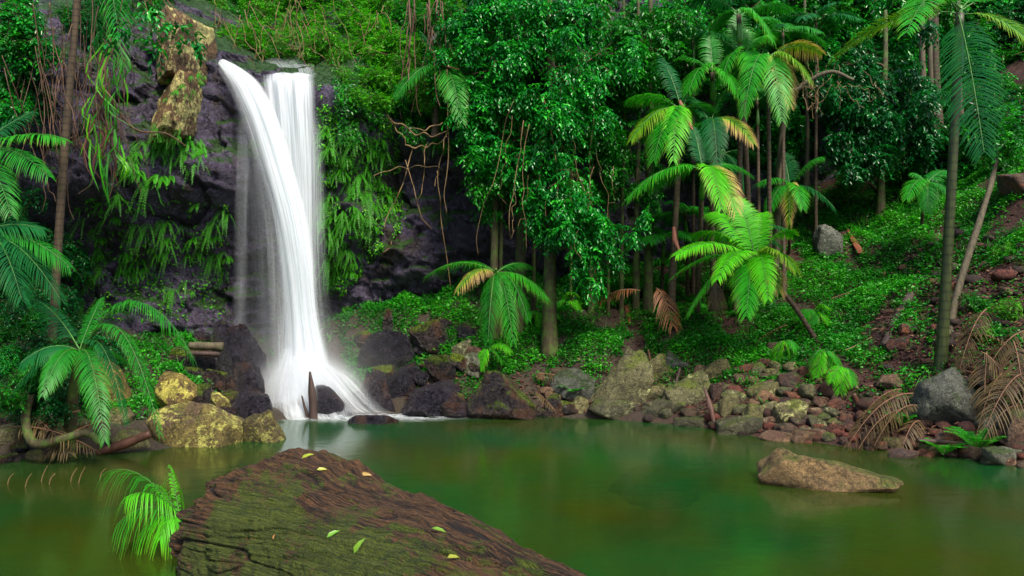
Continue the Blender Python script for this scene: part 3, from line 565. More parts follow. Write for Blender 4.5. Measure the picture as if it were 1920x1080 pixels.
# lichen pillar on the left cliff
PV, PF, PN = [], [], 0
pl = thing('rock_pillar', 'tall rust and yellow lichen-covered rock pillar left of the waterfall lip', 'rock', P(340, 280, 15.0))
for nm, bx, sd_, Yc_, dp in (('upper_block', (276, 12, 378, 156), 121, 14.6, .9), ('lower_block', (278, 136, 364, 272), 124, 14.55, .85)):
    v, f = rockgeo(sd_, 6, 9, .04, .0, .055, .9, 1.05); a = P(bx[0], bx[1], 14.3); b = P(bx[2], bx[3], 14.3)
    vp = v * [(b[0] - a[0]) / 2, dp, (a[2] - b[2]) / 2] + [(a[0] + b[0]) / 2, Yc_, (a[2] + b[2]) / 2]; PV += vp.tolist(); PF += (f + PN).tolist(); PN += len(vp)
    obj(nm, G().add(v * [(b[0] - a[0]) / 2, dp, (a[2] - b[2]) / 2] + [(a[0] + b[0]) / 2, Yc_, (a[2] + b[2]) / 2], f), M['pillar'], pl)

BV_P = BVHTree.FromPolygons(PV, PF)
# ------------------------------------------------------------------ waterfall
wf = thing('waterfall', 'white silky waterfall plunging over the dark cliff into the pool', 'waterfall', P(570, 700, 15.2))
def sheet(name, st, mat, seed, bulge=.2, nu=40, nv=120, edge=.22, top=.02, bot=.0, gain=1.0, el=None, fade=0.0):
    st = np.array(st, float); k = bez(st, nv); g = G(); u = np.linspace(0, 1, nu)
    L_ = np.array([P(r[1], r[0], r[3]) for r in k]); R_ = np.array([P(r[2], r[0], r[3]) for r in k]); v = L_[:, None] * (1 - u)[None, :, None] + R_[:, None] * u[None, :, None]
    V_ = np.linspace(0, 1, nv)[:, None] + 0 * u; U = u[None] + 0 * V_
    w = np.linalg.norm(R_ - L_, axis=1)[:, None]
    v[..., 1] -= bulge * np.sin(np.pi * U) ** .8 * w + .05 * w * vnoise(np.stack([U * 9, V_ * 2, 0 * U + seed], -1), seed)
    g.add(v, gridf(nv, nu)); ln = np.r_[0, np.cumsum(np.linalg.norm(np.diff(L_, axis=0), axis=1))]
    ea = edge * (1 + .5 * vnoise(np.stack([V_ * 3, 0 * V_, 0 * V_ + seed], -1), 3)); a = sstep(0, 1, np.clip(U / (ea if el is None else el), 0, 1)) * sstep(0, 1, np.clip((1 - U) / ea, 0, 1)) * sstep(0, top, V_ + 1e-4)
    a = a * (1 - fade * sstep(.15, .75, V_))
    if bot: a = a * (1 - sstep(1 - bot, 1, V_))
    return obj(name, g, M[mat], wf, smooth=True, extra=dict(u=U * w.mean() * 1.6 + seed * 3.1, v=ln[:, None] + 0 * U + seed, a=a * gain))
# stations: (py, left px, right px, Y)
LS = [(104, 396, 403, 15.6), (114, 400, 426, 15.3), (126, 405, 450, 15.15), (145, 414, 478, 15.0), (170, 427, 498, 14.9), (220, 448, 522, 14.82), (300, 474, 547, 14.8), (400, 503, 574, 14.8), (500, 520, 590, 14.82), (600, 530, 600, 14.86), (715, 522, 632, 14.85)]
sheet('left_stream', LS, 'fall', 1, .08, edge=.2, el=.45)
sheet('left_stream', [(a_, b_ + (c_ - b_) * .18, c_ + 2, d_ + .1) for a_, b_, c_, d_ in LS], 'fall', 2, .06, edge=.2, el=.4)
sheet('right_stream', [(138, 486, 596, 15.8), (146, 486, 595, 15.45), (165, 489, 595, 15.25), (240, 498, 596, 15.15), (350, 512, 597, 15.1), (480, 520, 598, 15.05), (600, 520, 604, 15.02), (715, 505, 640, 14.95)], 'fall', 3, .08, edge=.32, top=.05, fade=.35)
sheet('right_stream', [(140, 500, 594, 15.85), (150, 494, 594, 15.6), (170, 496, 594, 15.4), (260, 500, 592, 15.3), (400, 512, 592, 15.25), (560, 520, 598, 15.2), (710, 505, 630, 15.1)], 'fall', 4, .06, edge=.28, top=.04, fade=.3)
sheet('trickle_veil', [(150, 418, 490, 15.1), (200, 436, 510, 15.0), (260, 444, 530, 14.98), (340, 446, 552, 14.96), (450, 448, 580, 14.95), (560, 450, 590, 14.98), (700, 450, 600, 15.0)], 'veil', 5, .1, edge=.15, el=.8, top=.15, gain=.75)
sheet('trickle_veil', [(190, 438, 462, 15.2), (280, 442, 470, 15.15), (400, 438, 470, 15.15), (600, 432, 470, 15.2), (690, 428, 475, 15.2)], 'veil', 6, .1, edge=.45, top=.2, gain=.45)
sheet('trickle_veil', [(180, 560, 606, 15.2), (330, 560, 612, 15.15), (500, 560, 618, 15.1), (640, 550, 640, 15.0), (710, 540, 670, 15.0)], 'veil', 8, .1, edge=.6, el=.2, top=.2, gain=.9)
sheet('upper_cascade', [(104, 470, 560, 17.2), (118, 470, 590, 16.7), (132, 480, 598, 16.2), (142, 488, 596, 15.8), (148, 490, 594, 15.55)], 'veil', 7, .0, edge=.3, top=.4, bot=.4, gain=.8)
# foam heap where it lands, running over the rocks to the pool
def foamheap(name, cx, cy_, rx, ry, h, seed, mat, z0=.02, nu=70, gain=1.0):
    a = np.linspace(0, 2 * np.pi, nu, endpoint=False); r = np.linspace(0, 1, 30)[:, None]
    X = cx + np.cos(a)[None] * r * rx; Y = cy_ + np.sin(a)[None] * r * ry; q = np.stack([X * 2.2, Y * 2.2, 0 * X + seed], -1)
    z = z0 + h * (1 - sstep(0, 1, r)) * (1 + .35 * fbm(q, seed, 3)) + .05 * fbm(q * 3, seed + 2, 2) * (1 - r)
    g = G().add(np.stack([X, Y, z], -1), gridf(30, nu, True)); al = (1 - sstep(.45, 1, r + .25 * fbm(q * .8, seed + 9, 3))) * gain
    return obj(name, g, M[mat], wf, smooth=True, extra=dict(u=X, v=Y, a=al))
c = P(575, 700, 15.0)
M['splash'] = mat_fall('splash', 8, .9, .85, .24, .76)
sheet('splash', [(640, 528, 604, 14.95), (680, 512, 622, 14.9), (715, 494, 645, 14.75), (745, 480, 668, 14.5), (775, 476, 688, 14.25), (788, 480, 700, 14.15)], 'splash', 11, .12, edge=.3, top=.12, bot=.12)
sheet('splash', [(655, 532, 600, 14.85), (690, 520, 616, 14.75), (725, 512, 640, 14.55), (760, 512, 655, 14.3), (786, 518, 660, 14.15)], 'splash', 12, .10, edge=.35, top=.15, bot=.15)
sheet('splash', [(670, 560, 630, 14.8), (705, 580, 670, 14.65), (735, 600, 700, 14.45), (765, 625, 730, 14.25), (778, 640, 760, 14.15)], 'splash', 13, .06, edge=.4, top=.2, bot=.2, gain=.9)
foamheap('foam', c[0] + .1, 14.8, 1.0, .8, .55, 3, 'foam', gain=.6)
foamheap('foam_sheet', c[0] + .9, 14.1, 2.9, .42, .0, 5, 'foam_thin', z0=.012, gain=.9); foamheap('foam_sheet', c[0] + 1.9, 14.25, 1.7, .28, .0, 6, 'foam_thin', z0=.016, gain=.8)
# spray: a low cloud of fine mist round the landing
def mist(cx, cy_, cz, rx, ry, rz, dens, seed):
    d, f = ICO[3]; v = d * (1 + .15 * fbm(d * 2 + seed, seed, 2))[:, None] * [rx, ry, rz] + [cx, cy_, cz]
    m, nt, bs, out = newmat('mist'); nt.nodes.remove(bs); pv = N(nt, 'VolumePrincipled'); pv.inputs['Color'].default_value = (.95, .97, 1, 1); pv.inputs['Anisotropy'].default_value = .1
    tc = nt.nodes.new('ShaderNodeTexCoord'); gd = N(nt, 'TexGradient', gradient_type='SPHERICAL'); mp = N(nt, 'Mapping'); mp.inputs['Scale'].default_value = (1 / rx, 1 / ry, 1 / rz); nt.links.new(tc.outputs['Object'], mp.inputs[0]); nt.links.new(mp.outputs[0], gd.inputs[0])
    dn = math_(nt, 'MULTIPLY', math_(nt, 'POWER', gd.outputs[1], 2.2), dens); nt.links.new(dn, pv.inputs['Density']); nt.links.new(pv.outputs[0], out.inputs['Volume'])
    o = bpy.data.objects.new('spray_mist', mesh('spray_mist', G().add(v, f), m, (cx, cy_, cz))); COL.objects.link(o); o.location = (cx, cy_, cz); o['kind'] = 'stuff'; o['label'] = 'white spray mist hanging over the landing of the waterfall'; o['category'] = 'mist'; return o
mist(c[0] + .1, 14.7, .35, 1.4, .8, .9, 12.0, 1)
mist(c[0] + .15, 14.8, .7, 2.1, 1.1, 1.7, .55, 3)

# ------------------------------------------------------------------ the big log
def build_log():
    ax = bez([P(498, 1004, 7.0), P(616, 1090, 6.0), P(756, 1212, 4.9), P(978, 1416, 3.8), (1.15, 2.2, .05), (3.0, .3, 0)], 640)
    s = np.linspace(0, 1, 640); rad = np.interp(s, [0, .015, .04, .08, .15, .3, .5, 1], [.30, .60, .80, .86, .85, .82, .85, 1.0])
    nth = 760; th = np.linspace(0, 2 * np.pi, nth, endpoint=False); t = nrm(np.gradient(ax, axis=0)); a = nrm(np.cross(t, [0, 0, 1.])); b = np.cross(a, t)
    Sg = s[:, None] + 0 * th; Th = th[None] + 0 * Sg; cs, sn = np.cos(Th), np.sin(Th)
    q = np.stack([cs * 2.2, sn * 2.2, Sg * 11], -1); lump = fbm(q * .7, 201, 3) * .035
    ridge = .0 * np.exp(-((Th - 1.05) / .22) ** 2) * sstep(.02, .12, Sg) * (1 - sstep(.15, .35, Sg))            # raised shoulder near the far end
    twist = Th - 1.6 * Sg + .05 * vnoise(np.stack([cs * 2, sn * 2, Sg * 6], -1), 5)
    gr = np.stack([np.cos(twist) * 8, np.sin(twist) * 8, Sg * 6], -1); n1 = vnoise(gr, 210); n2 = vnoise(gr * [2.4, 2.4, 1.8], 211); n3 = vnoise(gr * [5, 5, 3], 212)
    msk = sstep(-.7, .1, vnoise(q * 1.3 + 9, 214)); groove = msk * (-.034 * (1 - sstep(0, .10, np.abs(n1))) - .018 * (1 - sstep(0, .11, np.abs(n2)))); crack = groove + .006 * n3 + .006 * n2 + .020 * fbm(q * 5, 215, 5)
    kn = 0
    for (ks, kt, kr, kh) in [(.20, 1.75, .07, .07), (.27, 1.15, .05, .10), (.14, 2.1, .05, .06), (.33, 1.9, .06, .05)]:
        d = np.sqrt(((Sg - ks) * 7) ** 2 + ((Th - kt) * .9) ** 2); kn = kn + kh * np.exp(-(d / (kr * 2)) ** 2) - kh * .9 * np.exp(-(d / kr * 1.4) ** 2)
    rough_end = (1 - sstep(.0, .11, Sg)) * .16 * fbm(np.stack([cs * 3.6, sn * 3.6, Sg * 20], -1), 221, 5)
    sq = (np.abs(cs) ** 2.0 + np.abs(sn) ** 2.0) ** (-1 / 2.0)
    r = rad[:, None] * sq * (1 + lump) + ridge + (crack + kn) * (.8 + .4 * fbm(q * 1.7, 230, 2)) + rough_end
    v = ax[:, None] + a[:, None] * (cs * r)[..., None] + b[:, None] * (sn * r)[..., None]
    v = v + t[:, None] * ((-cs * .30 + .12 * fbm(np.stack([cs * 3, sn * 3, 0 * cs], -1), 241, 4) + .08) * (1 - sstep(0, .2, Sg)) * np.minimum(1, r / .8))[..., None]
    g = G(); v = np.vstack([v.reshape(-1, 3), ax[0] - t[0] * .05]); k = np.arange(nth); g.add(v, [gridf(640, nth, True)[:, ::-1], np.stack([k * 0 + 640 * nth, (k + 1) % nth, k], -1)[:, ::-1]])
    ext = np.r_[(np.clip(1 + groove * 32, 0, 1)).ravel(), .3]
    al = np.r_[Sg.ravel() * 7, 0]; ar = np.r_[(Th - 1.6 * Sg).ravel(), 0]
    return g, dict(crack=ext, along=al, around=ar)
m, nt, bs, out = newmat('old_log'); M['log'] = m; co = objco(nt); ac = N(nt, 'Attribute', attribute_name='crack'); geo = nt.nodes.new('ShaderNodeNewGeometry'); sx = N(nt, 'SeparateXYZ'); nt.links.new(geo.outputs['Normal'], sx.inputs[0])
al = N(nt, 'Attribute', attribute_name='along'); ar = N(nt, 'Attribute', attribute_name='around'); cb = N(nt, 'CombineXYZ'); nt.links.new(math_(nt, 'MULTIPLY', al.outputs['Fac'], .9), cb.inputs[0]); nt.links.new(math_(nt, 'MULTIPLY', ar.outputs['Fac'], 44), cb.inputs[1])
g1 = noise(nt, 1.6, 8, .7, cb.outputs[0], .1); n2 = noise(nt, 22, 8, .75, co); n3 = noise(nt, 1.5, 7, .6, co)
c = ramp(nt, g1, [(.26, (.105, .046, .014)), (.5, (.165, .072, .022)), (.76, (.24, .11, .037))])
c = mixc(nt, .5, c, ramp(nt, n2, [(.32, (.025, .011, .004)), (.5, (.12, .055, .018)), (.7, (.30, .15, .055))]))
c = mixc(nt, ramp(nt, ac.outputs['Fac'], [(.05, .93), (.75, 0.0)]), c, (.015, .007, .005))
mf = ramp(nt, math_(nt, 'ADD', n3, math_(nt, 'MULTIPLY', sx.outputs[0], -.14)), [(.53, 0.0), (.60, .85)])
for sa, sb, wd, dk in ((.30, 10, .020, .95), (.45, 30, .035, .85)):
    cb2 = N(nt, 'CombineXYZ'); nt.links.new(math_(nt, 'MULTIPLY', al.outputs['Fac'], sa), cb2.inputs[0]); nt.links.new(math_(nt, 'MULTIPLY', ar.outputs['Fac'], sb * .5), cb2.inputs[1])
    rdg = ramp(nt, math_(nt, 'ABSOLUTE', math_(nt, 'SUBTRACT', noise(nt, 1.8, 5, .6, cb2.outputs[0], .15), .5)), [(0, 1.0), (wd, 0.0)])
    c = mixc(nt, math_(nt, 'MULTIPLY', rdg, dk), c, (.006, .003, .002)); g1 = math_(nt, 'SUBTRACT', g1, math_(nt, 'MULTIPLY', rdg, .5))
c = mixc(nt, mf, c, ramp(nt, noise(nt, 70, 4, .7, co), [(.3, (.026, .050, .001)), (.7, (.15, .23, .004))]))
nt.links.new(c, bs.inputs['Base Color']); bs.inputs['Roughness'].default_value = .72
b = N(nt, 'Bump', Strength=1.0, Distance=.07); nt.links.new(math_(nt, 'ADD', g1, math_(nt, 'MULTIPLY', n2, .6)), b.inputs['Height']); nt.links.new(b.outputs[0], bs.inputs['Normal'])
gl_, ex = build_log(); log = tag(obj('fallen_log', gl_, M['log'], smooth=True, extra=ex), 'massive brown mossy fallen log in the foreground with cracked grain', 'log')
BV_L = BVHTree.FromPolygons(gl_.V().tolist(), [list(x) for x in gl_.f[0]])
# fallen leaves lying on it
m = mat_leaf('leaf_fallen', [(0, (.30, .38, .03)), (.5, (.40, .42, .06)), (1, (.45, .30, .10))], .4, .2); M['leaf_fallen'] = m
M['leaf_green'] = mat_leaf('leaf_green', [(0, (.10, .30, .02)), (1, (.20, .36, .03))], .4, .2)
M['leaf_orange'] = mat_leaf('leaf_orange', [(0, (.50, .22, .06)), (1, (.55, .28, .09))], .5, .2)
for (px, py, ang, L, mt, lab) in [(577, 857, .1, .15, 'leaf_fallen', 'pale yellow leaf lying on the far lip of the log'), (604, 882, .3, .11, 'leaf_fallen', 'yellow curled leaf on the log just below its far lip'), (687, 891, -.2, .12, 'leaf_fallen', 'yellow-green leaf near the upper right rim of the log'),
        (822, 998, -.25, .12, 'leaf_green', 'green leaf lying on the bare right side of the log'), (626, 1003, .5, .12, 'leaf_green', 'green narrow leaf in the middle of the log'), (675, 1024, .35, .14, 'leaf_green', 'green leaf cluster below the middle of the log'),
        (850, 1050, .8, .13, 'leaf_fallen', 'olive leaf on the log near the bottom frame edge'), (517, 1006, 1.2, .07, 'leaf_orange', 'small orange leaf on the left half of the log'), (424, 910, .0, .06, 'leaf_orange', 'tiny orange leaf at the broken far end of the log'), (365, 936, .5, .07, 'leaf_green', 'little yellow-green leaf at the left tip of the log')]:
    d = Vector(P(px, py, 1.0) - np.array([0, 0, CAMZ])).normalized(); h = BV_L.ray_cast(Vector((0, 0, CAMZ)), d)
    if h[0] is None: continue
    n_ = np.array(h[1]); n_ = n_ if n_[2] > 0 else -n_; p = np.array(h[0]) + n_ * .012; e = nrm(np.cross(np.array([0, 1., .2]), n_)); e2 = np.cross(n_, e); dd = e * math.cos(ang) + e2 * math.sin(ang)
    L *= .72; g = G(); leaves(g, (p - dd * L / 2)[None], dd[None], nrm(n_ + .4 * np.array([0, -1, 0]))[None], np.array([L]), np.array([L * .38]), RS, fine=True); tag(obj('fallen_leaf', g, M[mt]), lab, 'leaf')

# ------------------------------------------------------------------ palms
def frond_part(parent, name, mat, B, T, bulge, L, rs, rach='stalk', **kw):
    g = G(); gr = G(); frond(g, gr, B, T, bulge, L, rs, **kw)
    o = obj(name, g, M[mat], parent); r = obj('rachis', gr, M[rach], o); return o
def palm(label, base, crown, Y, r0, fronds, trunk='trunk_palm', group=None, seed=1, L=.42, mat='palm_mid', shaft=.6, base3=None, extra=0, ext_len=1.3, ext_mat=None, bend=0.0, name='palm_tree', wid=.032, n=32, droop=.55):
    """fronds: (tip px, tip py, dY, bulge, material[, leaflet length])"""
    rs = np.random.RandomState(seed); top = P(crown[0], crown[1], Y)
    if base3 is not None: b3 = np.array(base3, float)
    else:
        h = hit(base[0], base[1], BV_G); b3 = P(base[0], base[1], Y) if h is None or abs(h[1] - Y) > 1.6 else h
    t = thing(name, label, 'palm', b3, group)
    if r0 > 0:
        g = G(); mid = (b3 + top) / 2 + np.array([bend, 0, 0]); pt = bez([b3 - [0, 0, .25], mid, top], 40); q = np.linspace(0, 1, 40)
        rr = r0 * (1.25 - .35 * q + .35 * np.exp(-q * 10) + .8 * np.exp(-q * 40)) * (1 + .05 * vnoise(np.c_[q * 30, q, q], seed)); tube(g, pt, rr, 12); obj('trunk', g, M[trunk], t, smooth=True)
        if shaft > 0:
            dr = nrm(top - mid); g = G(); tube(g, bez([top - dr * shaft, top - dr * shaft * .4, top + dr * .12], 14), np.interp(np.linspace(0, 1, 14), [0, .15, 1], [r0 * .95, r0 * 1.35, r0 * .5]), 10); obj('crownshaft', g, M['shaft'], t, smooth=True)
    for fr in fronds:
        tx, ty, dY, bu, mt = fr[:5]; l = fr[5] if len(fr) > 5 else L; T = P(tx, ty, Y + dY); l *= rs.uniform(.80, 1.0)
        w_ = wid * .5; n_ = int(n * 2.1); rch = 'stalk_dead' if mt in ('palm_dead', 'palm_red') else 'stalk'
        frond_part(t, 'frond', mt, top + rs.normal(size=3) * r0 * .3, T, bu, l, rs, rach=rch, wid=w_, n=n_, droop=droop * rs.uniform(.8, 1.2), roll=rs.uniform(-.45, .45), fwd=.5, ragged=.06)
    a0 = rs.rand() * 6.28
    for k in range(extra):
        a = a0 + k * 2.4; el = rs.uniform(-.1, .9); l = ext_len * rs.uniform(.8, 1.15); T = top + l * np.array([math.cos(a) * math.cos(el * .6), math.sin(a) * math.cos(el * .6), el * .55 - .25])
        frond_part(t, 'frond', ext_mat or mat, top, T, .22 + .1 * rs.rand(), L, rs, wid=wid, n=n, droop=droop, roll=rs.uniform(-.3, .3))
    return t

# right tall palm beside the big boulder
palm('tall palm with a slim green-brown trunk rising from behind the big grey boulder', (1762, 692), (1800, 25), 12.3, .068, [
    (1845, 285, -1.6, .12, 'palm_dark', .62), (1560, 112, .5, .30, 'palm_olive', .40), (1960, 110, -.8, .30, 'palm_olive', .5), (1650, -20, -.6, .25, 'palm_bright', .5), (1900, -40, .6, .2, 'palm_bright', .5), (1700, 60, -1.5, .35, 'palm_bright', .45), (1990, 20, .6, .3, 'palm_mid', .5), (1760, -120, 0, .1, 'palm_mid', .5)],
    'trunk_green', seed=3, shaft=1.0, bend=.02, wid=.04, n=44, droop=.35)
# lime palm in the middle of the slope
palm('bright lime-green young palm with a leaning stem on the slope', (1548, 640), (1418, 492), 14.6, .04, [
    (1268, 478, -.8, .30, 'palm_lime', .50), (1290, 590, -1.0, .35, 'palm_bright', .45), (1382, 372, .5, .25, 'palm_lime', .40), (1490, 505, -.9, .55, 'palm_olive', .5), (1330, 400, .6, .35, 'palm_lime', .4), (1485, 440, .2, .45, 'palm_lime', .45), (1440, 560, -1.3, .5, 'palm_lime', .4), (1345, 525, -1.5, .35, 'palm_lime', .45), (1260, 520, .3, .35, 'palm_bright', .4), (1300, 440, .5, .35, 'palm_lime', .5), (1400, 590, -1.2, .5, 'palm_bright', .45), (1430, 400, .5, .25, 'palm_lime', .42), (1460, 545, -.6, .5, 'palm_yellow', .42)],
    'trunk_palm', seed=5, L=.5, shaft=.25, n=40, wid=.046, droop=.45)
# grove behind it
grove = 'palms of the grove on the slope'
palm('grove palm with the red hanging flower sheath, leftmost of the grove', (1258, 560), (1278, 205), 15.6, .055, [
    (1176, 190, .2, .30, 'palm_bright', .48), (1184, 262, -.5, .35, 'palm_olive', .40), (1226, 300, -.9, .45, 'palm_bright', .5), (1310, 130, .5, .2, 'palm_mid', .45), (1345, 235, .5, .4, 'palm_mid', .42), (1240, 110, .4, .2, 'palm_dark', .45), (1262, 300, -1.0, .5, 'palm_lime', .4)], group=grove, seed=7, wid=.04)
palm('grove palm with two broad low fronds fanned over its dark stem', (1306, 590), (1318, 318), 15.0, .045, [
    (1178, 372, -.5, .32, 'palm_bright', .48), (1380, 395, -.8, .5, 'palm_yellow', .50), (1220, 350, .2, .4, 'palm_bright', .45), (1352, 390, -1.0, .55, 'palm_lime', .45), (1410, 330, .4, .3, 'palm_mid', .42), (1300, 240, .4, .15, 'palm_dark', .4)], group=grove, seed=8, wid=.042)
palm('grove palm whose right frond has turned pink-yellow', (1338, 560), (1332, 232), 15.8, .05, [
    (1412, 268, -.6, .50, 'palm_yellow', .50), (1260, 270, .3, .3, 'palm_mid', .42), (1370, 160, .5, .2, 'palm_mid', .42), (1290, 180, .4, .25, 'palm_dark', .42), (1345, 310, -.9, .6, 'palm_dark', .4)], group=grove, seed=9, wid=.04)
palm('grove palm with a small bright crown above the pink-yellow frond', (1352, 560), (1335, 135), 16.2, .05, [
    (1292, 170, -.7, .5, 'palm_bright', .50), (1385, 178, -.7, .4, 'palm_bright', .45), (1270, 110, .3, .3, 'palm_mid', .42), (1400, 110, .3, .25, 'palm_mid', .42), (1330, 60, .4, .1, 'palm_mid', .4)], group=grove, seed=10, wid=.042)
palm('tallest grove palm with a fan of fronds near the top frame edge', (1380, 590), (1392, 105), 16.5, .055, [
    (1352, 155, -.8, .5, 'palm_bright', .52), (1425, 160, -.8, .5, 'palm_bright', .50), (1300, 70, .3, .3, 'palm_dark', .5), (1445, 70, .2, .4, 'palm_bright', .48), (1380, 20, .5, .1, 'palm_mid', .5)], group=grove, seed=11, wid=.042)
palm('grove palm cut by the top edge, with wide bright fronds', (1412, 560), (1385, 28), 16.6, .055, [
    (1448, 75, -.8, .5, 'palm_bright', .55), (1330, 60, .0, .4, 'palm_mid', .5), (1300, 0, .4, .3, 'palm_dark', .5), (1480, 20, .3, .3, 'palm_mid', .5)], group=grove, seed=12, wid=.045)
palm('grove palm with a slim brown stem and yellow-green fronds turned right', (1444, 560), (1440, 110), 15.8, .042, [
    (1520, 150, -.6, .45, 'palm_olive', .50), (1480, 195, -.5, .65, 'palm_yellow', .42), (1466, 225, -.8, .55, 'palm_bright', .45), (1540, 100, .3, .3, 'palm_yellow', .40), (1380, 150, .5, .3, 'palm_mid', .42), (1395, 215, -.7, .6, 'palm_bright', .42)], group=grove, seed=13, wid=.04)
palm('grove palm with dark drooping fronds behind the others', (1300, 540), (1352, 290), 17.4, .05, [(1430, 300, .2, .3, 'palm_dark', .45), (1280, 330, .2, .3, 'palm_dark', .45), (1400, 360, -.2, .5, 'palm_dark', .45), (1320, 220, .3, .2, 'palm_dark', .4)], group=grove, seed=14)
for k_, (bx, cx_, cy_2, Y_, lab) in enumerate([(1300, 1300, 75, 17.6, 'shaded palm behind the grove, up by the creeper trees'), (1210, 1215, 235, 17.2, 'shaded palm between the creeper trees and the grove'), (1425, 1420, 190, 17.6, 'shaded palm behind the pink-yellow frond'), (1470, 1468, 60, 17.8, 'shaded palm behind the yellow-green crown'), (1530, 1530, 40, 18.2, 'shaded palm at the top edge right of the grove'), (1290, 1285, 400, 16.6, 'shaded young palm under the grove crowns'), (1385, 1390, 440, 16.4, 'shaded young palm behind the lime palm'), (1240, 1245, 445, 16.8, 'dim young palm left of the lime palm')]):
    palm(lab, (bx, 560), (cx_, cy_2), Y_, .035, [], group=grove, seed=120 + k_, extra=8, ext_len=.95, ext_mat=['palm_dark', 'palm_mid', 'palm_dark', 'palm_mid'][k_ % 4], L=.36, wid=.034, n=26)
palm('low feathery palm right of the grove with blue-green fronds', (1480, 470), (1482, 352), 17.2, .03, [(1540, 295, -.3, .3, 'palm_mid', .4), (1420, 345, -.5, .3, 'palm_mid', .4), (1565, 390, -.7, .35, 'palm_dark', .42), (1505, 390, -.9, .5, 'palm_bright', .38), (1440, 400, -.6, .5, 'palm_mid', .38), (1470, 290, .3, .1, 'palm_dark', .4), (1480, 420, -.8, .6, 'palm_yellow', .35)], seed=15, shaft=.2)
palm('small palm with fan-like fronds beyond the tall right palm', (1725, 430), (1738, 345), 16.0, .03, [(1700, 372, -.4, .5, 'palm_bright', .36), (1780, 365, -.4, .4, 'palm_mid', .36), (1775, 320, .3, .2, 'palm_mid', .36), (1710, 325, .1, .3, 'palm_mid', .33), (1740, 395, -.5, .5, 'palm_mid', .34)], seed=16, shaft=.1)
palm('small arching palm below the mossy trunks near the cave', (930, 600), (930, 512), 15.3, .035, [
    (798, 518, -.5, .32, 'palm_bright', .32), (858, 545, -.7, .4, 'palm_yellow', .28), (1026, 560, -.5, .30, 'palm_bright', .36), (915, 640, -1.0, .40, 'palm_mid', .36), (962, 640, -.9, .40, 'palm_bright', .36), (1000, 500, .4, .30, 'palm_mid', .32), (880, 490, .3, .2, 'palm_mid', .3), (990, 600, -.8, .45, 'palm_mid', .34)], seed=17, shaft=.15, wid=.022, droop=.75)
for (px, py, tips, lab, sd_) in [(915, 655, [(900, 690), (940, 680), (958, 660)], 'tiny palm seedling with blurred leaves below the arching palm', 18), (1010, 585, [(1015, 625), (985, 600), (1050, 595), (1030, 570)], 'tiny palm seedling right of the arching palm', 19), (1060, 565, [(1085, 580), (1040, 580), (1075, 550)], 'tiny palm seedling in the dark before the thick mossy trunk', 20),
        (1528, 585, [(1555, 610), (1500, 600), (1550, 575), (1520, 615)], 'small fan palm on the lime palm stem, upper one', 21), (1470, 640, [(1455, 680), (1500, 665), (1485, 685)], 'small fan palm left of the leaning stem foot', 22), (1545, 660, [(1530, 705), (1575, 690), (1555, 710), (1520, 680)], 'small fan palm at the foot of the leaning stem', 23), (1580, 690, [(1575, 735), (1600, 720), (1560, 715)], 'small drooping fan palm above the red rubble', 24)]:
    h = hit(px, py + 12, BV_G); palm(lab, None, (px, py), (h[1] if h is not None else 15) - .35, .012, [(x, y, -.15, .55, 'palm_bright' if k % 2 else 'palm_lime', .24) for k, (x, y) in enumerate(tips)], seed=sd_, shaft=0, name='palm_seedling', n=18, base3=(h if h is not None else None), wid=.024)
# palm at the cliff edge right of the fall
palm('palm rooted on the cliff ledge with two drooping fronds and a red sheath', (818, 230), (822, 118), 15.9, .05, [(742, 182, -.6, .25, 'palm_mid', .40), (866, 228, -.8, .45, 'palm_bright', .42), (880, 120, .3, .25, 'palm_mid', .4), (790, 60, .4, .1, 'palm_dark', .4), (845, 190, -.4, .6, 'palm_dark', .38)], base3=P(815, 235, 16.1), seed=25, shaft=.2)
palm('dark palm hanging in shade left of the mossy trunks', (940, 330), (948, 215), 16.8, .04, [(925, 300, -.3, .35, 'palm_dark', .5), (900, 260, .2, .3, 'palm_dark', .45), (985, 290, .2, .3, 'palm_dark', .45)], base3=P(950, 345, 17), seed=26, shaft=0)
# left palm near the water and the left trunk
palm('near left palm with glossy fronds arching over the yellow boulders', (105, 790), (150, 660), 10.6, .07, [
    (362, 672, -.6, .75, 'palm_mid', .36), (300, 812, -1.1, .75, 'palm_mid', .27), (196, 825, -1.0, .45, 'palm_mid', .25), (40, 680, -.5, .4, 'palm_dark', .28), (236, 792, -.6, .7, 'palm_dark', .22), (80, 740, -.9, .4, 'palm_mid', .24), (250, 690, .2, .4, 'palm_mid', .25), (20, 740, -.6, .4, 'palm_dark', .28), (190, 560, .3, .1, 'palm_mid', .34), (60, 560, .5, .2, 'palm_dark', .4)], trunk='trunk_moss', base3=(-6.1, 10.9, .2), seed=27, shaft=0, wid=.03, n=40, droop=.7)
palm('palm crown at the left frame edge with feathery fronds', None, (-60, 300), 11.5, .06, [(122, 262, -.4, .22, 'palm_bright', .42), (90, 330, -.6, .3, 'palm_mid', .4), (20, 400, -.8, .4, 'palm_mid', .42), (60, 210, .4, .1, 'palm_dark', .4)], base3=P(-90, 760, 11.6), seed=28, shaft=.3)
palm('palm with dim blue-green fronds low at the left frame edge', None, (-40, 440), 10.8, .05, [(112, 560, -.5, .3, 'palm_dark', .45), (80, 430, .2, .25, 'palm_dark', .45), (40, 560, -.8, .4, 'palm_dark', .42), (130, 500, .1, .3, 'palm_mid', .42)], base3=P(-60, 780, 11.0), seed=29, shaft=.2)
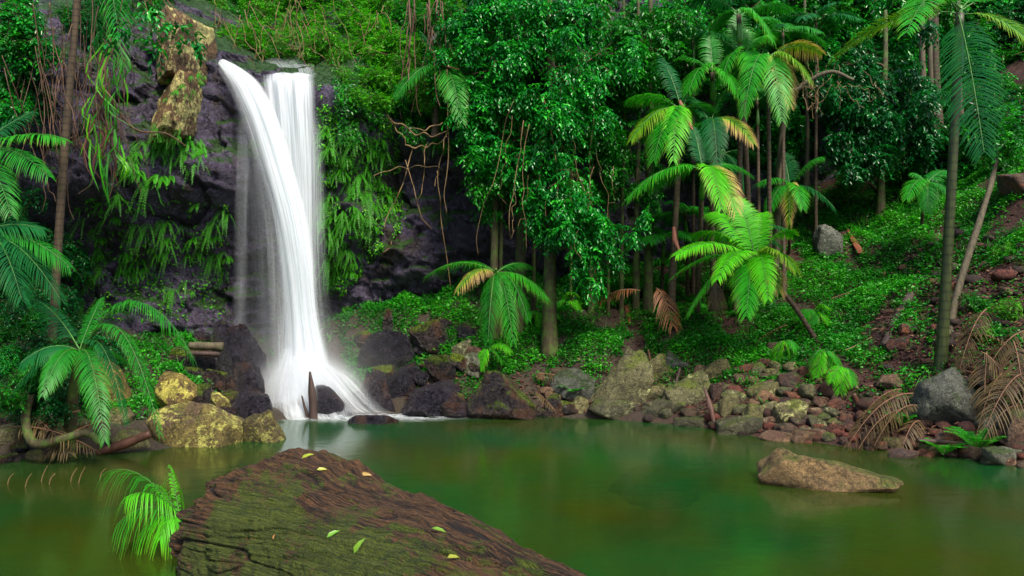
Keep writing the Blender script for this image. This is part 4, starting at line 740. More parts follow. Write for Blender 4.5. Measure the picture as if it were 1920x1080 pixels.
# thin bare palm stem on the left, its crown above the frame
t = palm('thin leaning brown palm stem at the left before the purple cliff', None, (158, -150), 11.6, .052, [(330, -60, -.5, .3, 'palm_mid', .5), (20, -40, -.3, .3, 'palm_mid', .5), (230, 120, -.4, .5, 'palm_mid', .5), (190, 170, .5, .4, 'palm_mid', .45), (90, -40, .8, .4, 'palm_dark', .5), (260, -200, .2, .1, 'palm_mid', .5)], base3=P(88, 770, 11.6), seed=30, shaft=.9, bend=-.03)
# second thin trunk on the right slope
g = G(); pt = bez([P(1775, 640, 13.0), P(1800, 530, 13.3), P(1838, 410, 13.7), P(1858, 345, 14.0), P(1872, 285, 14.2)], 50); tube(g, pt, .058 * (1.1 - .4 * np.linspace(0, 1, 50)) * (1 + .12 * vnoise(np.c_[np.linspace(0, 14, 50), np.zeros(50), np.zeros(50)], 3)), 10)
tt = thing('leaning_tree', 'mottled grey tree stem leaning right on the red slope', 'tree', pt[0]); obj('trunk', g, M['trunk_grey'], tt, smooth=True)
g = G(); rs = np.random.RandomState(40)
for q in [(1876, 262, 14.1), (1905, 235, 14.2), (1885, 215, 14.4)]: leafcloud(g, P(*q), (.4, .4, .4), 60, 7, .10, rs)
obj('crown', g, M['leaf_mid'], tt)

# dead fronds
def deadfrond(lab, b, t_, bu, L, mt='palm_dead', seed=1, Y=None, dY=0, n=30, ragged=.15, droop=.6):
    rs = np.random.RandomState(seed)
    hb = hit(b[0], b[1], BV_G, .12) if Y is None else P(b[0], b[1], Y); ht = hit(t_[0], t_[1], BV_G, .12) if Y is None else P(t_[0], t_[1], Y + dY)
    if hb is None or ht is None: return
    if hb[2] < .05: hb = P(b[0], b[1], (CAMZ - .06) * FPX / (b[1] - 540))
    if ht[2] < .05: ht = P(t_[0], t_[1], (CAMZ - .06) * FPX / (t_[1] - 540))
    g = G(); gr = G(); frond(g, gr, hb, ht, bu, L, rs, n=n, wid=.018, droop=droop, roll=rs.uniform(-.6, .6), vee=.1, start=.1, ragged=ragged)
    o = obj('dead_frond', g, M[mt], origin=(hb + ht) / 2); tag(o, lab, 'frond', 'fallen dead palm fronds'); obj('rachis', gr, M['stalk_dead'], o)
deadfrond('rust-brown dead frond fanned out below the grove', (1230, 540), (1262, 612), .35, .42, 'palm_red', 1, 15.3, -.4)
deadfrond('dark red dead frond hanging in shade left of the rust-brown one', (1200, 545), (1112, 572), .25, .35, 'palm_red', 2, 15.8, -.3)
deadfrond('dead frond drooping from the bank left of the lime palm', (1330, 520), (1350, 590), .3, .35, 'palm_dead', 3, 15.4, -.3)
for k, (b, t_, L, Y, dY, lab) in enumerate([((1712, 738), (1590, 836), .38, 11.7, -.4, 'dead frond at the water edge, lowest of the pile'), ((1718, 760), (1640, 835), .36, 11.6, -.5, 'dead frond in the middle of the water edge pile'), ((1690, 730), (1605, 800), .36, 11.9, -.2, 'dead frond on top of the water edge pile'), ((1725, 790), (1690, 846), .3, 11.5, -.5, 'dead frond beside the big grey boulder at the water'),
        ((1850, 660), (1845, 790), .36, 11.7, -.6, 'brown frond draped over the right of the big boulder'), ((1935, 700), (1850, 800), .50, 11.2, -.8, 'large bleached frond folded at the right frame edge'), ((1930, 690), (1815, 625), .36, 11.9, .1, 'brown frond slanting up behind the big boulder'), ((1900, 640), (1925, 800), .45, 11.3, -.6, 'brown frond hanging at the far right edge'), ((1840, 660), (1900, 740), .42, 11.6, -.4, 'brown frond crossing behind the bleached one'), ((1880, 700), (1830, 820), .3, 11.3, -.4, 'short brown frond tucked behind the big boulder on its right'), ((1925, 620), (1845, 705), .34, 11.9, -.2, 'thin brown frond slanting down across the slope at the far right'), ((1910, 760), (1840, 835), .3, 11.0, -.3, 'lowest brown frond at the far right, near the bright fern'), ((1700, 770), (1610, 842), .3, 11.6, -.4, 'flattened dead frond at the left end of the water edge pile'), ((1850, 580), (1800, 690), .38, 12.2, -.4, 'pale frond on the red soil beside the palm trunk')]):
    deadfrond(lab, b, t_, .3, L * .85, 'palm_dead', 10 + k, Y, dY, n=34, ragged=.3)
for k, (b, t_, lab) in enumerate([((1215, 655), (1235, 760), 'dry brown frond lying over the right side of the angular boulder'), ((1010, 700), (1090, 720), 'reddish dry frond on the litter left of the angular boulder'), ((1040, 770), (1005, 735), 'short dry frond by the triangular boulder'), ((1560, 560), (1660, 540), 'thin dry frond on the green slope'), ((1475, 610), (1420, 640), 'thin dry frond below the lime palm')]):
    h = hit(*b, BV_G); Y = (h[1] if h is not None else 14.5) - .35; deadfrond(lab, b, t_, .12, .2, 'palm_dead', 30 + k, Y, -.15, n=22)

# ------------------------------------------------------------------ trees hung with creeper in the middle
def treeobj(label, stem, clusters, mat, seed, r0=.12, L=.098, trunkmat='trunk_moss', dens=1.0, group=None, name='tree', fine=True, droop=.75, twigm='vine'):
    """stem: list of (px,py,Y) base..top; clusters: (px,py,rx px,ry px,Y)"""
    rs = np.random.RandomState(seed); st = np.array([P(*q) for q in stem]); base = st[0].copy(); base[2] = min(base[2], float(gz(base[0], base[1])) + .0) if base[1] < 19 else base[2]
    t = thing(name, label, 'tree', base, group); g = G(); pt = bez(np.vstack([base - [0, 0, .2], st[1:]]), 40); q = np.linspace(0, 1, 40)
    tube(g, pt, r0 * (1.15 - .6 * q + .6 * np.exp(-q * 12)) * (1 + .10 * vnoise(np.c_[q * 16, q, q], seed)), 12); obj('trunk', g, M[trunkmat], t, smooth=True)
    gl = G(); gw = G()
    for (px, py, rx, ry, Y) in clusters:
        c = P(px, py, Y); R3 = np.array([rx / FPX * Y, min(rx, ry) / FPX * Y * .8 + .1, ry / FPX * Y]); k = pt[np.argmin(np.linalg.norm(pt - c, axis=1))]
        gl1 = G(); tube(gl1, bez([k, (k + c) / 2 + rs.normal(size=3) * .12, c], 10), np.linspace(.03, .012, 10), 5); obj('limb', gl1, M[twigm], t)
        
        for _ in range(7):
            c2 = c + rs.normal(size=3) * R3 * .68; nt2 = int(dens * 7 * (rx * ry) / 2500 * 4) + 5; leafcloud(gl, c2, R3 * rs.uniform(.28, .5) * [.9, .9, 1.0], nt2, 8, L, rs, droop, .45, fine, .1, None)
        nt_ = int(dens * 8 * (rx * ry) / 2500 * 4) + 10; leafcloud(gl, c, R3, nt_, 8, L, rs, droop, .5, fine, .15, gw if True else None)
    if clusters: obj('crown', gl, M[mat], t); obj('twigs', gw, M[twigm], t)
    return t
treeobj('creeper-hung tree with glossy leaves falling in a long curtain, nearest of the middle trees', [(1030, 560, 15.6), (1032, 420, 15.6), (1040, 250, 15.6), (1030, 60, 15.8), (1030, -120, 16)], [(1010, 320, 45, 60, 15.3), (1040, 230, 60, 60, 15.3), (1075, 330, 50, 60, 15.2), (1090, 420, 38, 40, 15.1), (1110, 470, 45, 35, 15.0), (1060, 390, 45, 50, 15.2), (1130, 440, 35, 35, 15), (1000, 390, 12, 30, 15.3), (1050, 150, 60, 50, 15.3)], 'leaf_gloss', 51, .11)
treeobj('leafy tree above the cave with pale glossy leaves along the top edge', [(975, 520, 16.2), (978, 300, 16.2), (985, 100, 16.4), (990, -120, 16.6)], [(900, 60, 60, 55, 15.8), (950, 120, 60, 50, 15.6), (1000, 60, 70, 60, 15.8), (880, 140, 45, 45, 15.8), (920, 200, 38, 34, 15.7), (980, 200, 55, 50, 15.6), (1080, 40, 70, 50, 15.8), (1110, 110, 60, 50, 15.7), (940, 20, 60, 40, 15.9), (890, 240, 40, 45, 15.7), (930, 280, 35, 40, 15.7)], 'leaf_gloss', 52, .09)
treeobj('mossy twin-stemmed tree with bright leaves reaching towards the grove', [(1110, 560, 17.2), (1110, 300, 17.2), (1120, 0, 17.4), (1125, -120, 17.4)], [(1160, 60, 70, 55, 16.6), (1220, 90, 60, 45, 16.4), (1180, 130, 55, 35, 16.4), (1130, 180, 55, 50, 16.8), (1160, 260, 40, 60, 16.9), (1250, 40, 60, 45, 16.8), (1120, 260, 40, 50, 16.8), (1140, 340, 35, 50, 17)], 'leaf_mid', 53, .09)
treeobj('slim mossy green trunk above the small arching palm', [(925, 560, 15.9), (928, 400, 15.9), (935, 250, 16), (940, 60, 16.2)], [(905, 350, 20, 30, 15.8), (950, 330, 25, 35, 15.8)], 'leaf_mid', 54, .075)
treeobj('slimmer mossy stem just right of the slim green trunk', [(938, 555, 16.0), (940, 420, 16.0), (945, 300, 16.2), (955, 120, 16.3)], [], 'leaf_mid', 55, .04)
for k, (x, w, lab) in enumerate([(1107, .05, 'dark shaded stem right of the curtain tree'), (1192, .06, 'dark shaded stem deep in the cave shadow'), (1215, .08, 'mossy stem wrapped in small creepers left of the grove'), (1165, .04, 'thin dark stem left of the creeper-wrapped one'), (1070, .03, 'thin stem close behind the curtain tree on its right'), (1000, .035, 'thin stem close behind the curtain tree on its left'), (1140, .03, 'thin pole-like stem between two dark shaded stems')]):
    treeobj(lab, [(x, 580, 16.8), (x + 2, 400, 16.8), (x + 6, 200, 17), (x + 4, -60, 17.2)], [(x + 5, 380, 14, 90, 16.7)] if k == 2 else [], 'leaf_mid', 60 + k, w, trunkmat='trunk_moss', L=.07)
# right background trees
for k, (x, w, lab) in enumerate([(1733, .09, 'pale straight background trunk, left of three behind the tall palm'), (1748, .08, 'middle one of three background trunks behind the tall palm'), (1757, .12, 'reddish-brown background trunk behind the tall palm'), (1800, .08, 'grey background trunk seen through the dark frond'), (1512, .05, 'thin grey trunk beyond the grove')]):
    treeobj(lab, [(x, 340, 19), (x + 2, 240, 19), (x - 4, 100, 19), (x - 2, -60, 19)], [], 'leaf_mid', 70 + k, w, trunkmat='trunk_grey' if k != 2 else 'trunk_palm', group='background trunks')
treeobj('dense dark-leaved tree between the grove and the tall right palm', [(1650, 360, 18.6), (1655, 250, 18.6), (1660, 100, 18.8), (1660, 20, 19)], [(1640, 170, 60, 45, 18.2), (1690, 160, 50, 50, 18.4), (1620, 230, 55, 45, 18), (1680, 240, 55, 50, 18.2), (1640, 290, 50, 30, 17.8), (1590, 180, 40, 40, 18.3), (1590, 275, 30, 25, 17.8), (1720, 280, 40, 35, 18.2), (1600, 120, 50, 30, 18.6)], 'leaf_dark', 81, .08, L=.11)
treeobj('leaning bare pale branch tree beside the grove palms', [(1450, 280, 17.4), (1470, 215, 17.2), (1500, 165, 17), (1555, 135, 16.8), (1600, 150, 16.8)], [], 'leaf_mid', 82, .06, trunkmat='trunk_grey')

# ------------------------------------------------------------------ shrubs: a few kinds, copied over the upper slopes
def shrub_proto(name, label, mat, seed, L, droop, twigs, rad, wr=.5):
    rs = np.random.RandomState(seed); t = thing(name, label, 'shrub', (0, 0, 0)); g = G(); gw = G()
    for k in range(7):
        c = rs.normal(size=3) * np.array(rad) * .45 + [0, 0, rad[2] * .3]; tube(gw, bez([(0, 0, -.1), c * .5 + rs.normal(size=3) * .05, c], 7), np.linspace(.02, .006, 7), 4, cap=False)
        leafcloud(g, c, np.array(rad) * .6, twigs // 7, 7, L, rs, droop, wr, False, .15, gw)
    return t, [obj('crown', g, M[mat], t), obj('stem', gw, M['vine'], t)]
protos = {}
for kd, args in {'mid': ('leaf_mid', 101, .10, .5, 420, (.75, .5, .6)), 'light': ('leaf_light', 102, .075, .2, 520, (.75, .5, .55)), 'dark': ('leaf_dark', 103, .10, .6, 420, (.8, .55, .65)), 'gloss': ('leaf_gloss', 104, .11, .7, 420, (.75, .5, .7)), 'fine': ('leaf_light', 105, .05, .4, 700, (.6, .4, .6))}.items():
    protos[kd] = shrub_proto('shrub', 'shrub', *args)
FIRST = {k: True for k in protos}
def put(kd, p, rz, sc, label, group):
    t, kids = protos[kd]
    if FIRST[kd]: FIRST[kd] = False; t.location = [float(x) for x in p]; t.rotation_euler = (0, 0, rz); t.scale = (sc,) * 3; o = t
    else: o = dup(t, kids, p, rz, sc)
    tag(o, label, 'shrub', group); return o
rs = np.random.RandomState(200)
def region(poly, n, kinds, label, group, sc=(.8, 1.2), off=(.1, .5), bv=None, mind=26):
    poly = np.array(poly, float); lo, hi = poly.min(0), poly.max(0); done = []; tr = 0
    while len(done) < n and tr < n * 60:
        tr += 1; q = lo + rs.rand(2) * (hi - lo); x, y = q; ins = False; j = len(poly) - 1
        for i in range(len(poly)):
            if (poly[i, 1] > y) != (poly[j, 1] > y) and x < (poly[j, 0] - poly[i, 0]) * (y - poly[i, 1]) / (poly[j, 1] - poly[i, 1]) + poly[i, 0]: ins = not ins
            j = i
        if not ins or any((a - x) ** 2 + (b - y) ** 2 < mind ** 2 for a, b in done): continue
        h = hit_any(x, y, rs.uniform(*off)) if bv is None else hit(x, y, bv, rs.uniform(*off))
        if h is None: continue
        done.append((x, y)); put(kinds[rs.randint(len(kinds))], h - [0, 0, .25], rs.rand() * 6.28, rs.uniform(*sc), label, group)
region([(250, -30), (420, -30), (300, -5), (250, 10)], 4, ['mid', 'light'], 'leafy bush on top of the lichen pillar', 'bushes on the pillar top', (.35, .55), (.2, .9), mind=18)
region([(400, -20), (860, -20), (860, 60), (620, 105), (480, 92), (410, 80)], 34, ['light', 'light', 'mid', 'fine'], 'light green scrambling shrub on the slope above the waterfall lip', 'shrubs above the waterfall', (.6, .95))
region([(620, 100), (870, 60), (880, 210), (700, 200), (640, 150)], 16, ['fine', 'mid', 'light'], 'green bush on the ledges right of the waterfall lip', 'ledge bushes right of the fall', (.5, .8))
region([(850, -20), (1260, -20), (1250, 130), (1150, 200), (860, 220)], 20, ['dark', 'gloss', 'mid'], 'dark glossy shrub behind the middle creeper trees', 'shrubs behind the middle trees', (.8, 1.2), (.2, .9))
region([(1250, -20), (1900, -20), (1900, 130), (1560, 130), (1250, 120)], 44, ['dark', 'mid', 'gloss', 'mid'], 'green shrub on the high wooded slope behind the palms', 'shrubs on the high slope behind the palms', (.9, 1.4), (.2, 1.2), mind=34)
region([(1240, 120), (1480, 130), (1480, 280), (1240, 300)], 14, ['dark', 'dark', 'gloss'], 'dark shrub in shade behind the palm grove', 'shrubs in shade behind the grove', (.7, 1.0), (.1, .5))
region([(1540, 130), (1900, 130), (1920, 300), (1760, 330), (1560, 250)], 22, ['dark', 'mid', 'gloss'], 'leafy shrub among the background trunks on the right', 'shrubs among the right background trunks', (.7, 1.1), (.1, .8), mind=34)
region([(1800, 120), (1920, 120), (1920, 300), (1840, 300)], 8, ['light', 'mid'], 'bright shrub at the right edge above the red rocks', 'shrubs above the red rocks', (.5, .8), (.1, .4), mind=26)
region([(0, 0), (130, 0), (40, 90), (0, 240)], 6, ['mid', 'dark', 'gloss'], 'leafy shrub hanging at the top left of the cliff', 'shrubs at the top left', (.5, .8), (.3, 1.2))
region([(0, 560), (120, 540), (180, 620), (150, 740), (60, 770), (0, 770)], 13, ['dark', 'gloss', 'dark'], 'dark leafy bush on the left bank around the near palm', 'bushes on the left bank', (.42, .62), (.5, 2.0), mind=28)
region([(0, 380), (90, 380), (120, 540), (0, 560)], 8, ['dark'], 'dim leafy bush under the left cliff', 'bushes under the left cliff', (.5, .7), (.4, 1.2))
region([(1800, 560), (1920, 400), (1920, 620), (1860, 640)], 6, ['fine', 'mid'], 'small bush on the red slope at the right edge', 'bushes on the red slope', (.32, .5), (.1, .3))

region([(1300, 560), (1640, 560), (1600, 660), (1320, 650)], 22, ['fine', 'mid'], 'small leafy herb in the ground cover below the lime palm', 'herbs in the lower ground cover', (.12, .24), (.02, .1), mind=24)
region([(1500, 420), (1720, 400), (1700, 560), (1520, 560)], 20, ['fine', 'mid'], 'small leafy herb in the ground cover of the upper slope', 'herbs in the upper ground cover', (.14, .28), (.02, .1), mind=26)
region([(620, 560), (900, 560), (900, 620), (640, 620)], 14, ['fine', 'mid'], 'small leafy herb in the ground cover behind the dark rock pile', 'herbs behind the dark rock pile', (.14, .26), (.02, .1), mind=22)
region([(0, 540), (110, 560), (130, 640), (60, 720), (0, 740)], 7, ['mid', 'gloss'], 'leafy bush in front of the left palm at the frame edge', 'bushes at the left frame edge', (.3, .45), (1.5, 2.6), mind=34)
region([(90, -20), (290, -20), (280, 40), (110, 60)], 7, ['dark', 'mid'], 'dark shrub on the cliff top behind the left palm stem', 'shrubs on the left cliff top', (.4, .6), (.1, .4), mind=24)
# overhanging leafy twigs at the top left, near the camera
rs2 = np.random.RandomState(77)
t = thing('overhanging_branch', 'leafy branch with broad leaves hanging before the lichen pillar', 'branch', P(250, -60, 10)); g = G(); gw = G()
for (px, py, rx, ry) in [(300, 30, 35, 30), (345, 60, 35, 30), (260, 20, 40, 30), (230, 70, 30, 40), (370, 80, 20, 22), (300, 90, 18, 20)]:
    c_ = P(px - 12, py - 14, 10); tube(gw, bez([P(250, -60, 10), (P(250, -60, 10) + c_) / 2 + [0, 0, .1], c_], 8), np.linspace(.014, .004, 8), 4); leafcloud(g, c_, (rx / 150, .2, ry / 150), 8, 6, .10, rs2, .7, .42, True, .1, gw)
obj('foliage', g, M['leaf_gloss'], t); obj('twig', gw, M['vine'], t)

# ------------------------------------------------------------------ ferns on the cliff
def fern_proto(seed, n, l, mat, hang):
    rs = np.random.RandomState(seed); g = G(); gr = G()
    for k in range(n):
        a = math.pi + rs.uniform(.15, math.pi - .15); ll = l * rs.uniform(.6, 1.2); T = np.array([math.cos(a) * ll * .55, math.sin(a) * ll * .6, -ll * hang * rs.uniform(.5, 1.1)])
        frond(g, gr, (rs.uniform(-.06, .06), 0, rs.uniform(-.06, .06)), T, .35, .046 * rs.uniform(.7, 1.2), rs, n=17, wid=.034, droop=.25, seg=1, rr=.004, start=.08, fwd=.3)
    t = obj('fern', g, M[mat], origin=(0, 0, 0)); return t, [obj('stalk', gr, M['stalk'], t)]
ferns = [fern_proto(300 + k, 9, [.5, .6, .42, .7][k], 'fern', [.9, 1.0, .6, 1.1][k]) for k in range(4)]; ff = [True] * 4; rf = np.random.RandomState(310)
def fernzone(poly, n, label, group, sc=(.6, 1.1), off=.03, mind=9, bv=None):
    poly = np.array(poly, float); lo, hi = poly.min(0), poly.max(0); done = []; tr = 0
    while len(done) < n and tr < n * 50:
        tr += 1; x, y = lo + rf.rand(2) * (hi - lo); ins = False; j = len(poly) - 1
        for i in range(len(poly)):
            if (poly[i, 1] > y) != (poly[j, 1] > y) and x < (poly[j, 0] - poly[i, 0]) * (y - poly[i, 1]) / (poly[j, 1] - poly[i, 1]) + poly[i, 0]: ins = not ins
            j = i
        if not ins or any((a - x) ** 2 + (b - y) ** 2 < mind ** 2 for a, b in done): continue
        if vnoise(np.array([x / 45., y / 45., 2.]), 9) < -.25: continue
        h = hit(x, y, bv or BV_C, off)
        if h is None: continue
        done.append((x, y)); k = rf.randint(4); t, kids = ferns[k]; s_ = rf.uniform(*sc); rz = rf.uniform(-.7, .7)
        if ff[k]: ff[k] = False; o = t; o.location = h; o.rotation_euler = (0, 0, rz); o.scale = (s_,) * 3
        else: o = dup(t, kids, h, rz, s_)
        tag(o, label, 'fern', group)
fernzone([(225, 262), (380, 258), (385, 330), (300, 345), (230, 320)], 34, 'fern hanging from the ledge under the lichen pillar', 'ferns under the lichen pillar', (.6, 1.0))
fernzone([(90, 370), (240, 360), (430, 390), (430, 470), (300, 500), (140, 480)], 40, 'fern clinging to the undercut cliff left of the fall', 'ferns on the undercut left of the fall', (.4, .85))
fernzone([(130, 480), (430, 470), (420, 545), (150, 570)], 34, 'fern low on the dark cliff left of the fall', 'ferns low on the left cliff', (.4, .8))
fernzone([(600, 180), (720, 200), (735, 400), (640, 480), (600, 440)], 85, 'fern in the green curtain on the cliff right of the fall', 'ferns in the curtain right of the fall', (.5, 1.0))
fernzone([(600, 440), (700, 420), (660, 510), (605, 530)], 24, 'fern at the foot of the curtain right of the fall', 'ferns at the foot of the curtain', (.4, .8))
fernzone([(740, 200), (900, 190), (900, 270), (760, 290)], 18, 'fern on the shaded ledge above the cave', 'ferns on the ledge above the cave', (.4, .8))
fernzone([(290, 150), (395, 130), (395, 165), (300, 190)], 10, 'fern tuft on the middle band of the lichen pillar', 'fern tufts on the lichen pillar', (.3, .5), off=.02, bv=BV_P)
fernzone([(285, 225), (370, 230), (360, 275), (285, 275)], 12, 'fern tuft hanging from the foot of the lichen pillar', 'fern tufts at the pillar foot', (.35, .6), off=.02, bv=BV_P)

# creeping small leaves on the cliff (uncountable)
def creep(polys, n, mat, L, name, label, off=.05, bv=None, seed=1, dens=.0):
    rs = np.random.RandomState(seed); g = G(); P_ = []; Nn = []
    for poly, share in polys:
        poly = np.array(poly, float); lo, hi = poly.min(0), poly.max(0); k = 0; tr = 0
        while k < n * share and tr < n * 8:
            tr += 1; x, y = lo + rs.rand(2) * (hi - lo); ins = False; j = len(poly) - 1
            for i in range(len(poly)):
                if (poly[i, 1] > y) != (poly[j, 1] > y) and x < (poly[j, 0] - poly[i, 0]) * (y - poly[i, 1]) / (poly[j, 1] - poly[i, 1]) + poly[i, 0]: ins = not ins
                j = i
            if not ins: continue
            if vnoise(np.array([x / 28., y / 28., seed]), 3) + .6 * vnoise(np.array([x / 9., y / 9., seed]), 4) < dens: continue
            h = hit(x, y, bv or BV_C, off * rs.rand())
            if h is not None: P_.append(h); k += 1
    P_ = np.array(P_); m_ = len(P_); d = rs.normal(size=(m_, 3)) * [1, .5, .6] + [0, -.3, -.6]
    leaves(g, P_, d, nrm(rs.normal(size=(m_, 3)) * .5 + [0, -.7, .7]), L * rs.uniform(.6, 1.4, m_), L * .55 * rs.uniform(.7, 1.2, m_), rs)
    o = obj(name, g, M[mat]); o['kind'] = 'stuff'; o['label'] = label; o['category'] = 'foliage'; return o
creep([([(130, 370), (430, 380), (430, 600), (120, 600)], .16), ([(595, 160), (740, 160), (760, 420), (640, 560), (595, 560)], .5)], 9000, 'fern', .06, 'creeper_foliage', 'small creeping leaves on the cliff beside the fall', seed=5, dens=-.15)
creep([([(620, 100), (900, 80), (900, 290), (640, 280)], 1.0)], 5000, 'leaf_mid', .07, 'ledge_foliage', 'small leaves over the ledges right of the waterfall lip', .25, seed=6)
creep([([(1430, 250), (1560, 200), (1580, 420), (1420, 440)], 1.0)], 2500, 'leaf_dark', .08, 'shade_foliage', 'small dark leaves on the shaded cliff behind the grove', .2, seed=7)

# ------------------------------------------------------------------ ground cover, litter, rubble
def cover():
    rs = np.random.RandomState(400); n = 700000; x = rs.uniform(-7, 12, n); y = rs.uniform(10.8, 21.5, n); z = gz0(x, y); p = np.stack([x, y, z], -1); px, py = toPx(p)
    ok = (z > .30) & (px > -60) & (px < 1980)
    soilr = sstep(.0, 1., (px - 1665) / 110) * sstep(0, 1, (py - 455) / 80)                     # bare red slope
    band = 1 - sstep(.30, .85, z + .3 * vnoise(np.stack([x * .9, y * .9, 0 * x], -1), 8)); band = band * (px > 640)
    pat = vnoise(np.stack([x * 1.6, y * 1.6, 0 * x], -1), 21) * .5 + vnoise(np.stack([x * 4, y * 4, 0 * x], -1), 22) * .5
    pr = (1 - .86 * soilr) * (1 - .97 * band) * sstep(-.55, .1, pat) ; pr = np.where((px < 640) & (px > 380), pr * .15, pr); pr = np.where(px < 330, pr * .5, pr)
    ok &= rs.rand(n) < pr; x, y = x[ok], y[ok]; z = gz(x, y); m_ = len(x); lump = np.clip(fbm(np.stack([x * 2.2, y * 2.2, 0 * x], -1), 31, 3) * .5 + .5, 0, 1)
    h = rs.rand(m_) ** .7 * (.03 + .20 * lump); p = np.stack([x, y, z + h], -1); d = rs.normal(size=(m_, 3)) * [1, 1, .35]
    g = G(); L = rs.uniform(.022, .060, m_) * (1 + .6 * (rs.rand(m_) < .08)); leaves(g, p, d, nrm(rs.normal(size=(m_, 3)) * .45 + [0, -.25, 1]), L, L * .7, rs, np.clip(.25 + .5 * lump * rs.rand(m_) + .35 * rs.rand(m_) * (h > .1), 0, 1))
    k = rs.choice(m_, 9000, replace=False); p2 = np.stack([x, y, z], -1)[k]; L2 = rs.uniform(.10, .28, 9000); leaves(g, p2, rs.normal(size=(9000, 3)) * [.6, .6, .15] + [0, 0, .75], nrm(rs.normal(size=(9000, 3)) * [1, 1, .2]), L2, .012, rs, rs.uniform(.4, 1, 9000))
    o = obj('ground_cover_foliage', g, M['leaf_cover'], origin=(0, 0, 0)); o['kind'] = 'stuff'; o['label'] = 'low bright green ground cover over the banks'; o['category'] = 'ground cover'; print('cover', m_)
cover()
def litter():
    rs = np.random.RandomState(410); n = 60000; x = rs.uniform(-2, 11, n); y = rs.uniform(10.4, 18, n); z = gz0(x, y); px, py = toPx(np.stack([x, y, z], -1))
    ok = (z > .1) & (px < 1980); soilr = sstep(.0, 1., (px - 1600) / 70) * sstep(0, 1, (py - 430) / 60); band = (1 - sstep(.5, 1.2, z)) * (px > 640); ok &= rs.rand(n) < np.clip(soilr * .8 + band * .6 + .09, 0, 1)
    x, y = x[ok], y[ok]; m_ = len(x); p = np.stack([x, y, gz(x, y) + .01 + .03 * rs.rand(m_)], -1); g = G(); L = rs.uniform(.04, .13, m_)
    leaves(g, p, rs.normal(size=(m_, 3)) * [1, 1, .25], nrm(rs.normal(size=(m_, 3)) * .4 + [0, -.2, 1]), L, L * rs.uniform(.15, .45, m_), rs)
    o = obj('leaf_litter', g, M['litter'], origin=(0, 0, 0)); o['kind'] = 'stuff'; o['label'] = 'brown and red fallen leaf litter on the banks'; o['category'] = 'leaf litter'
    g = G(); n = 1500; x = rs.uniform(-1, 9, n); y = rs.uniform(10.4, 16, n); z = gz0(x, y); px, py = toPx(np.stack([x, y, z], -1)); band = np.where(px > 1320, (1 - sstep(.5, .95, z)), .15 * (1 - sstep(.5, .9, z))) + .35 * sstep(.0, 1., (px - 1640) / 60) * (py > 450)
    ok = (z > .0) & (rs.rand(n) < band); vs = [rockgeo(500 + k, 2, 8, rough=.05) for k in range(8)]
    for a, b in zip(x[ok], y[ok]):
        v, f = vs[rs.randint(8)]; s = rs.uniform(.03, .10) * (1 + .6 * (rs.rand() < .15)); an = rs.rand() * 6.28; R_ = np.array([[math.cos(an), math.sin(an), 0], [-math.sin(an), math.cos(an), 0], [0, 0, 1]])
        g.add((v * [s * 1.3, s, s * .7]) @ R_ + [a, b, float(gz(a, b)) + s * .3], f, rs.rand())
    o = obj('rubble', g, M['rubble'], origin=(0, 0, 0)); o['kind'] = 'stuff'; o['label'] = 'small red and brown stones along the right shore'; o['category'] = 'rubble'
litter()

# ------------------------------------------------------------------ sticks, planks, roots, vines
def stick(name, label, pts, rad, mat='deadwood', cat='branch', group=None, sides=8, seed=1, rough=.12):
    g = G(); p = bez(pts, 24); q = np.linspace(0, 1, 24); rr = np.interp(q, np.linspace(0, 1, len(np.atleast_1d(rad))), np.atleast_1d(rad)) * (1 + rough * vnoise(np.c_[q * 12, q, q + seed], seed)); tube(g, p, rr, sides); return tag(obj(name, g, M[mat], smooth=True), label, cat, group)
def strip(name, label, pts, w, mat, cat):
    g = G(); p = bez(pts, 20); ww = np.interp(np.linspace(0, 1, 20), np.linspace(0, 1, len(w)), w); sd_ = np.array([.96, .28, 0]); fr = np.array([.28, -.96, .1]); u = np.linspace(-1, 1, 7)
    top = p[:, None] + sd_ * (ww[:, None] * u[None])[..., None] - fr * (ww[:, None] * (u ** 2)[None] * .7)[..., None]; g.add(top, gridf(20, 7)); g.add(top - fr * .012, gridf(20, 7)[:, ::-1]); return tag(obj(name, g, M[mat], smooth=True), label, cat)
def G_(px, py, off=.05):
    h = hit(px, py, BV_G, off)
    if h is None or h[2] < 0: h = P(px, py, CAMZ * FPX / (py - 540))
    return h
# upright split plank standing in the foam: two boards
t = thing('driftwood_plank', 'dark split plank standing upright in the foam below the fall', 'driftwood', P(586, 800, 13.9)); g = G()
def board(g, pts, w, th):
    pts = np.array(pts, float); n = len(pts); w = np.broadcast_to(w, (n,)); sd_ = np.array([1, .15, 0]) / 1.01; fr = np.array([.15, -1, 0]) / 1.01
    v = np.stack([pts + sd_ * w[:, None] / 2 + fr * th / 2, pts - sd_ * w[:, None] / 2 + fr * th / 2, pts - sd_ * w[:, None] / 2 - fr * th / 2, pts + sd_ * w[:, None] / 2 - fr * th / 2], 1); g.add(v.reshape(-1, 3), [gridf(n, 4, True), np.array([[0, 1, 2, 3], [4 * n - 1, 4 * n - 2, 4 * n - 3, 4 * n - 4]])])
board(g, bez([P(588, 806, 13.9), P(587, 760, 13.95), P(581, 697, 14)], 14), np.interp(np.linspace(0, 1, 14), [0, .7, 1], [.15, .13, .03]), .06); obj('board', g, M['deadwood'], t)
g = G(); board(g, bez([P(584, 800, 13.98), P(572, 765, 14.02), P(566, 742, 14.05)], 10), np.linspace(.07, .02, 10), .05); obj('splinter', g, M['deadwood'], t)
stick('plank', 'reddish plank slanting into the water beside the large yellow boulder', [P(182, 850, 11.0), P(235, 832, 11.05), P(282, 813, 11.1)], [.05, .07, .05], 'redwood', 'driftwood')
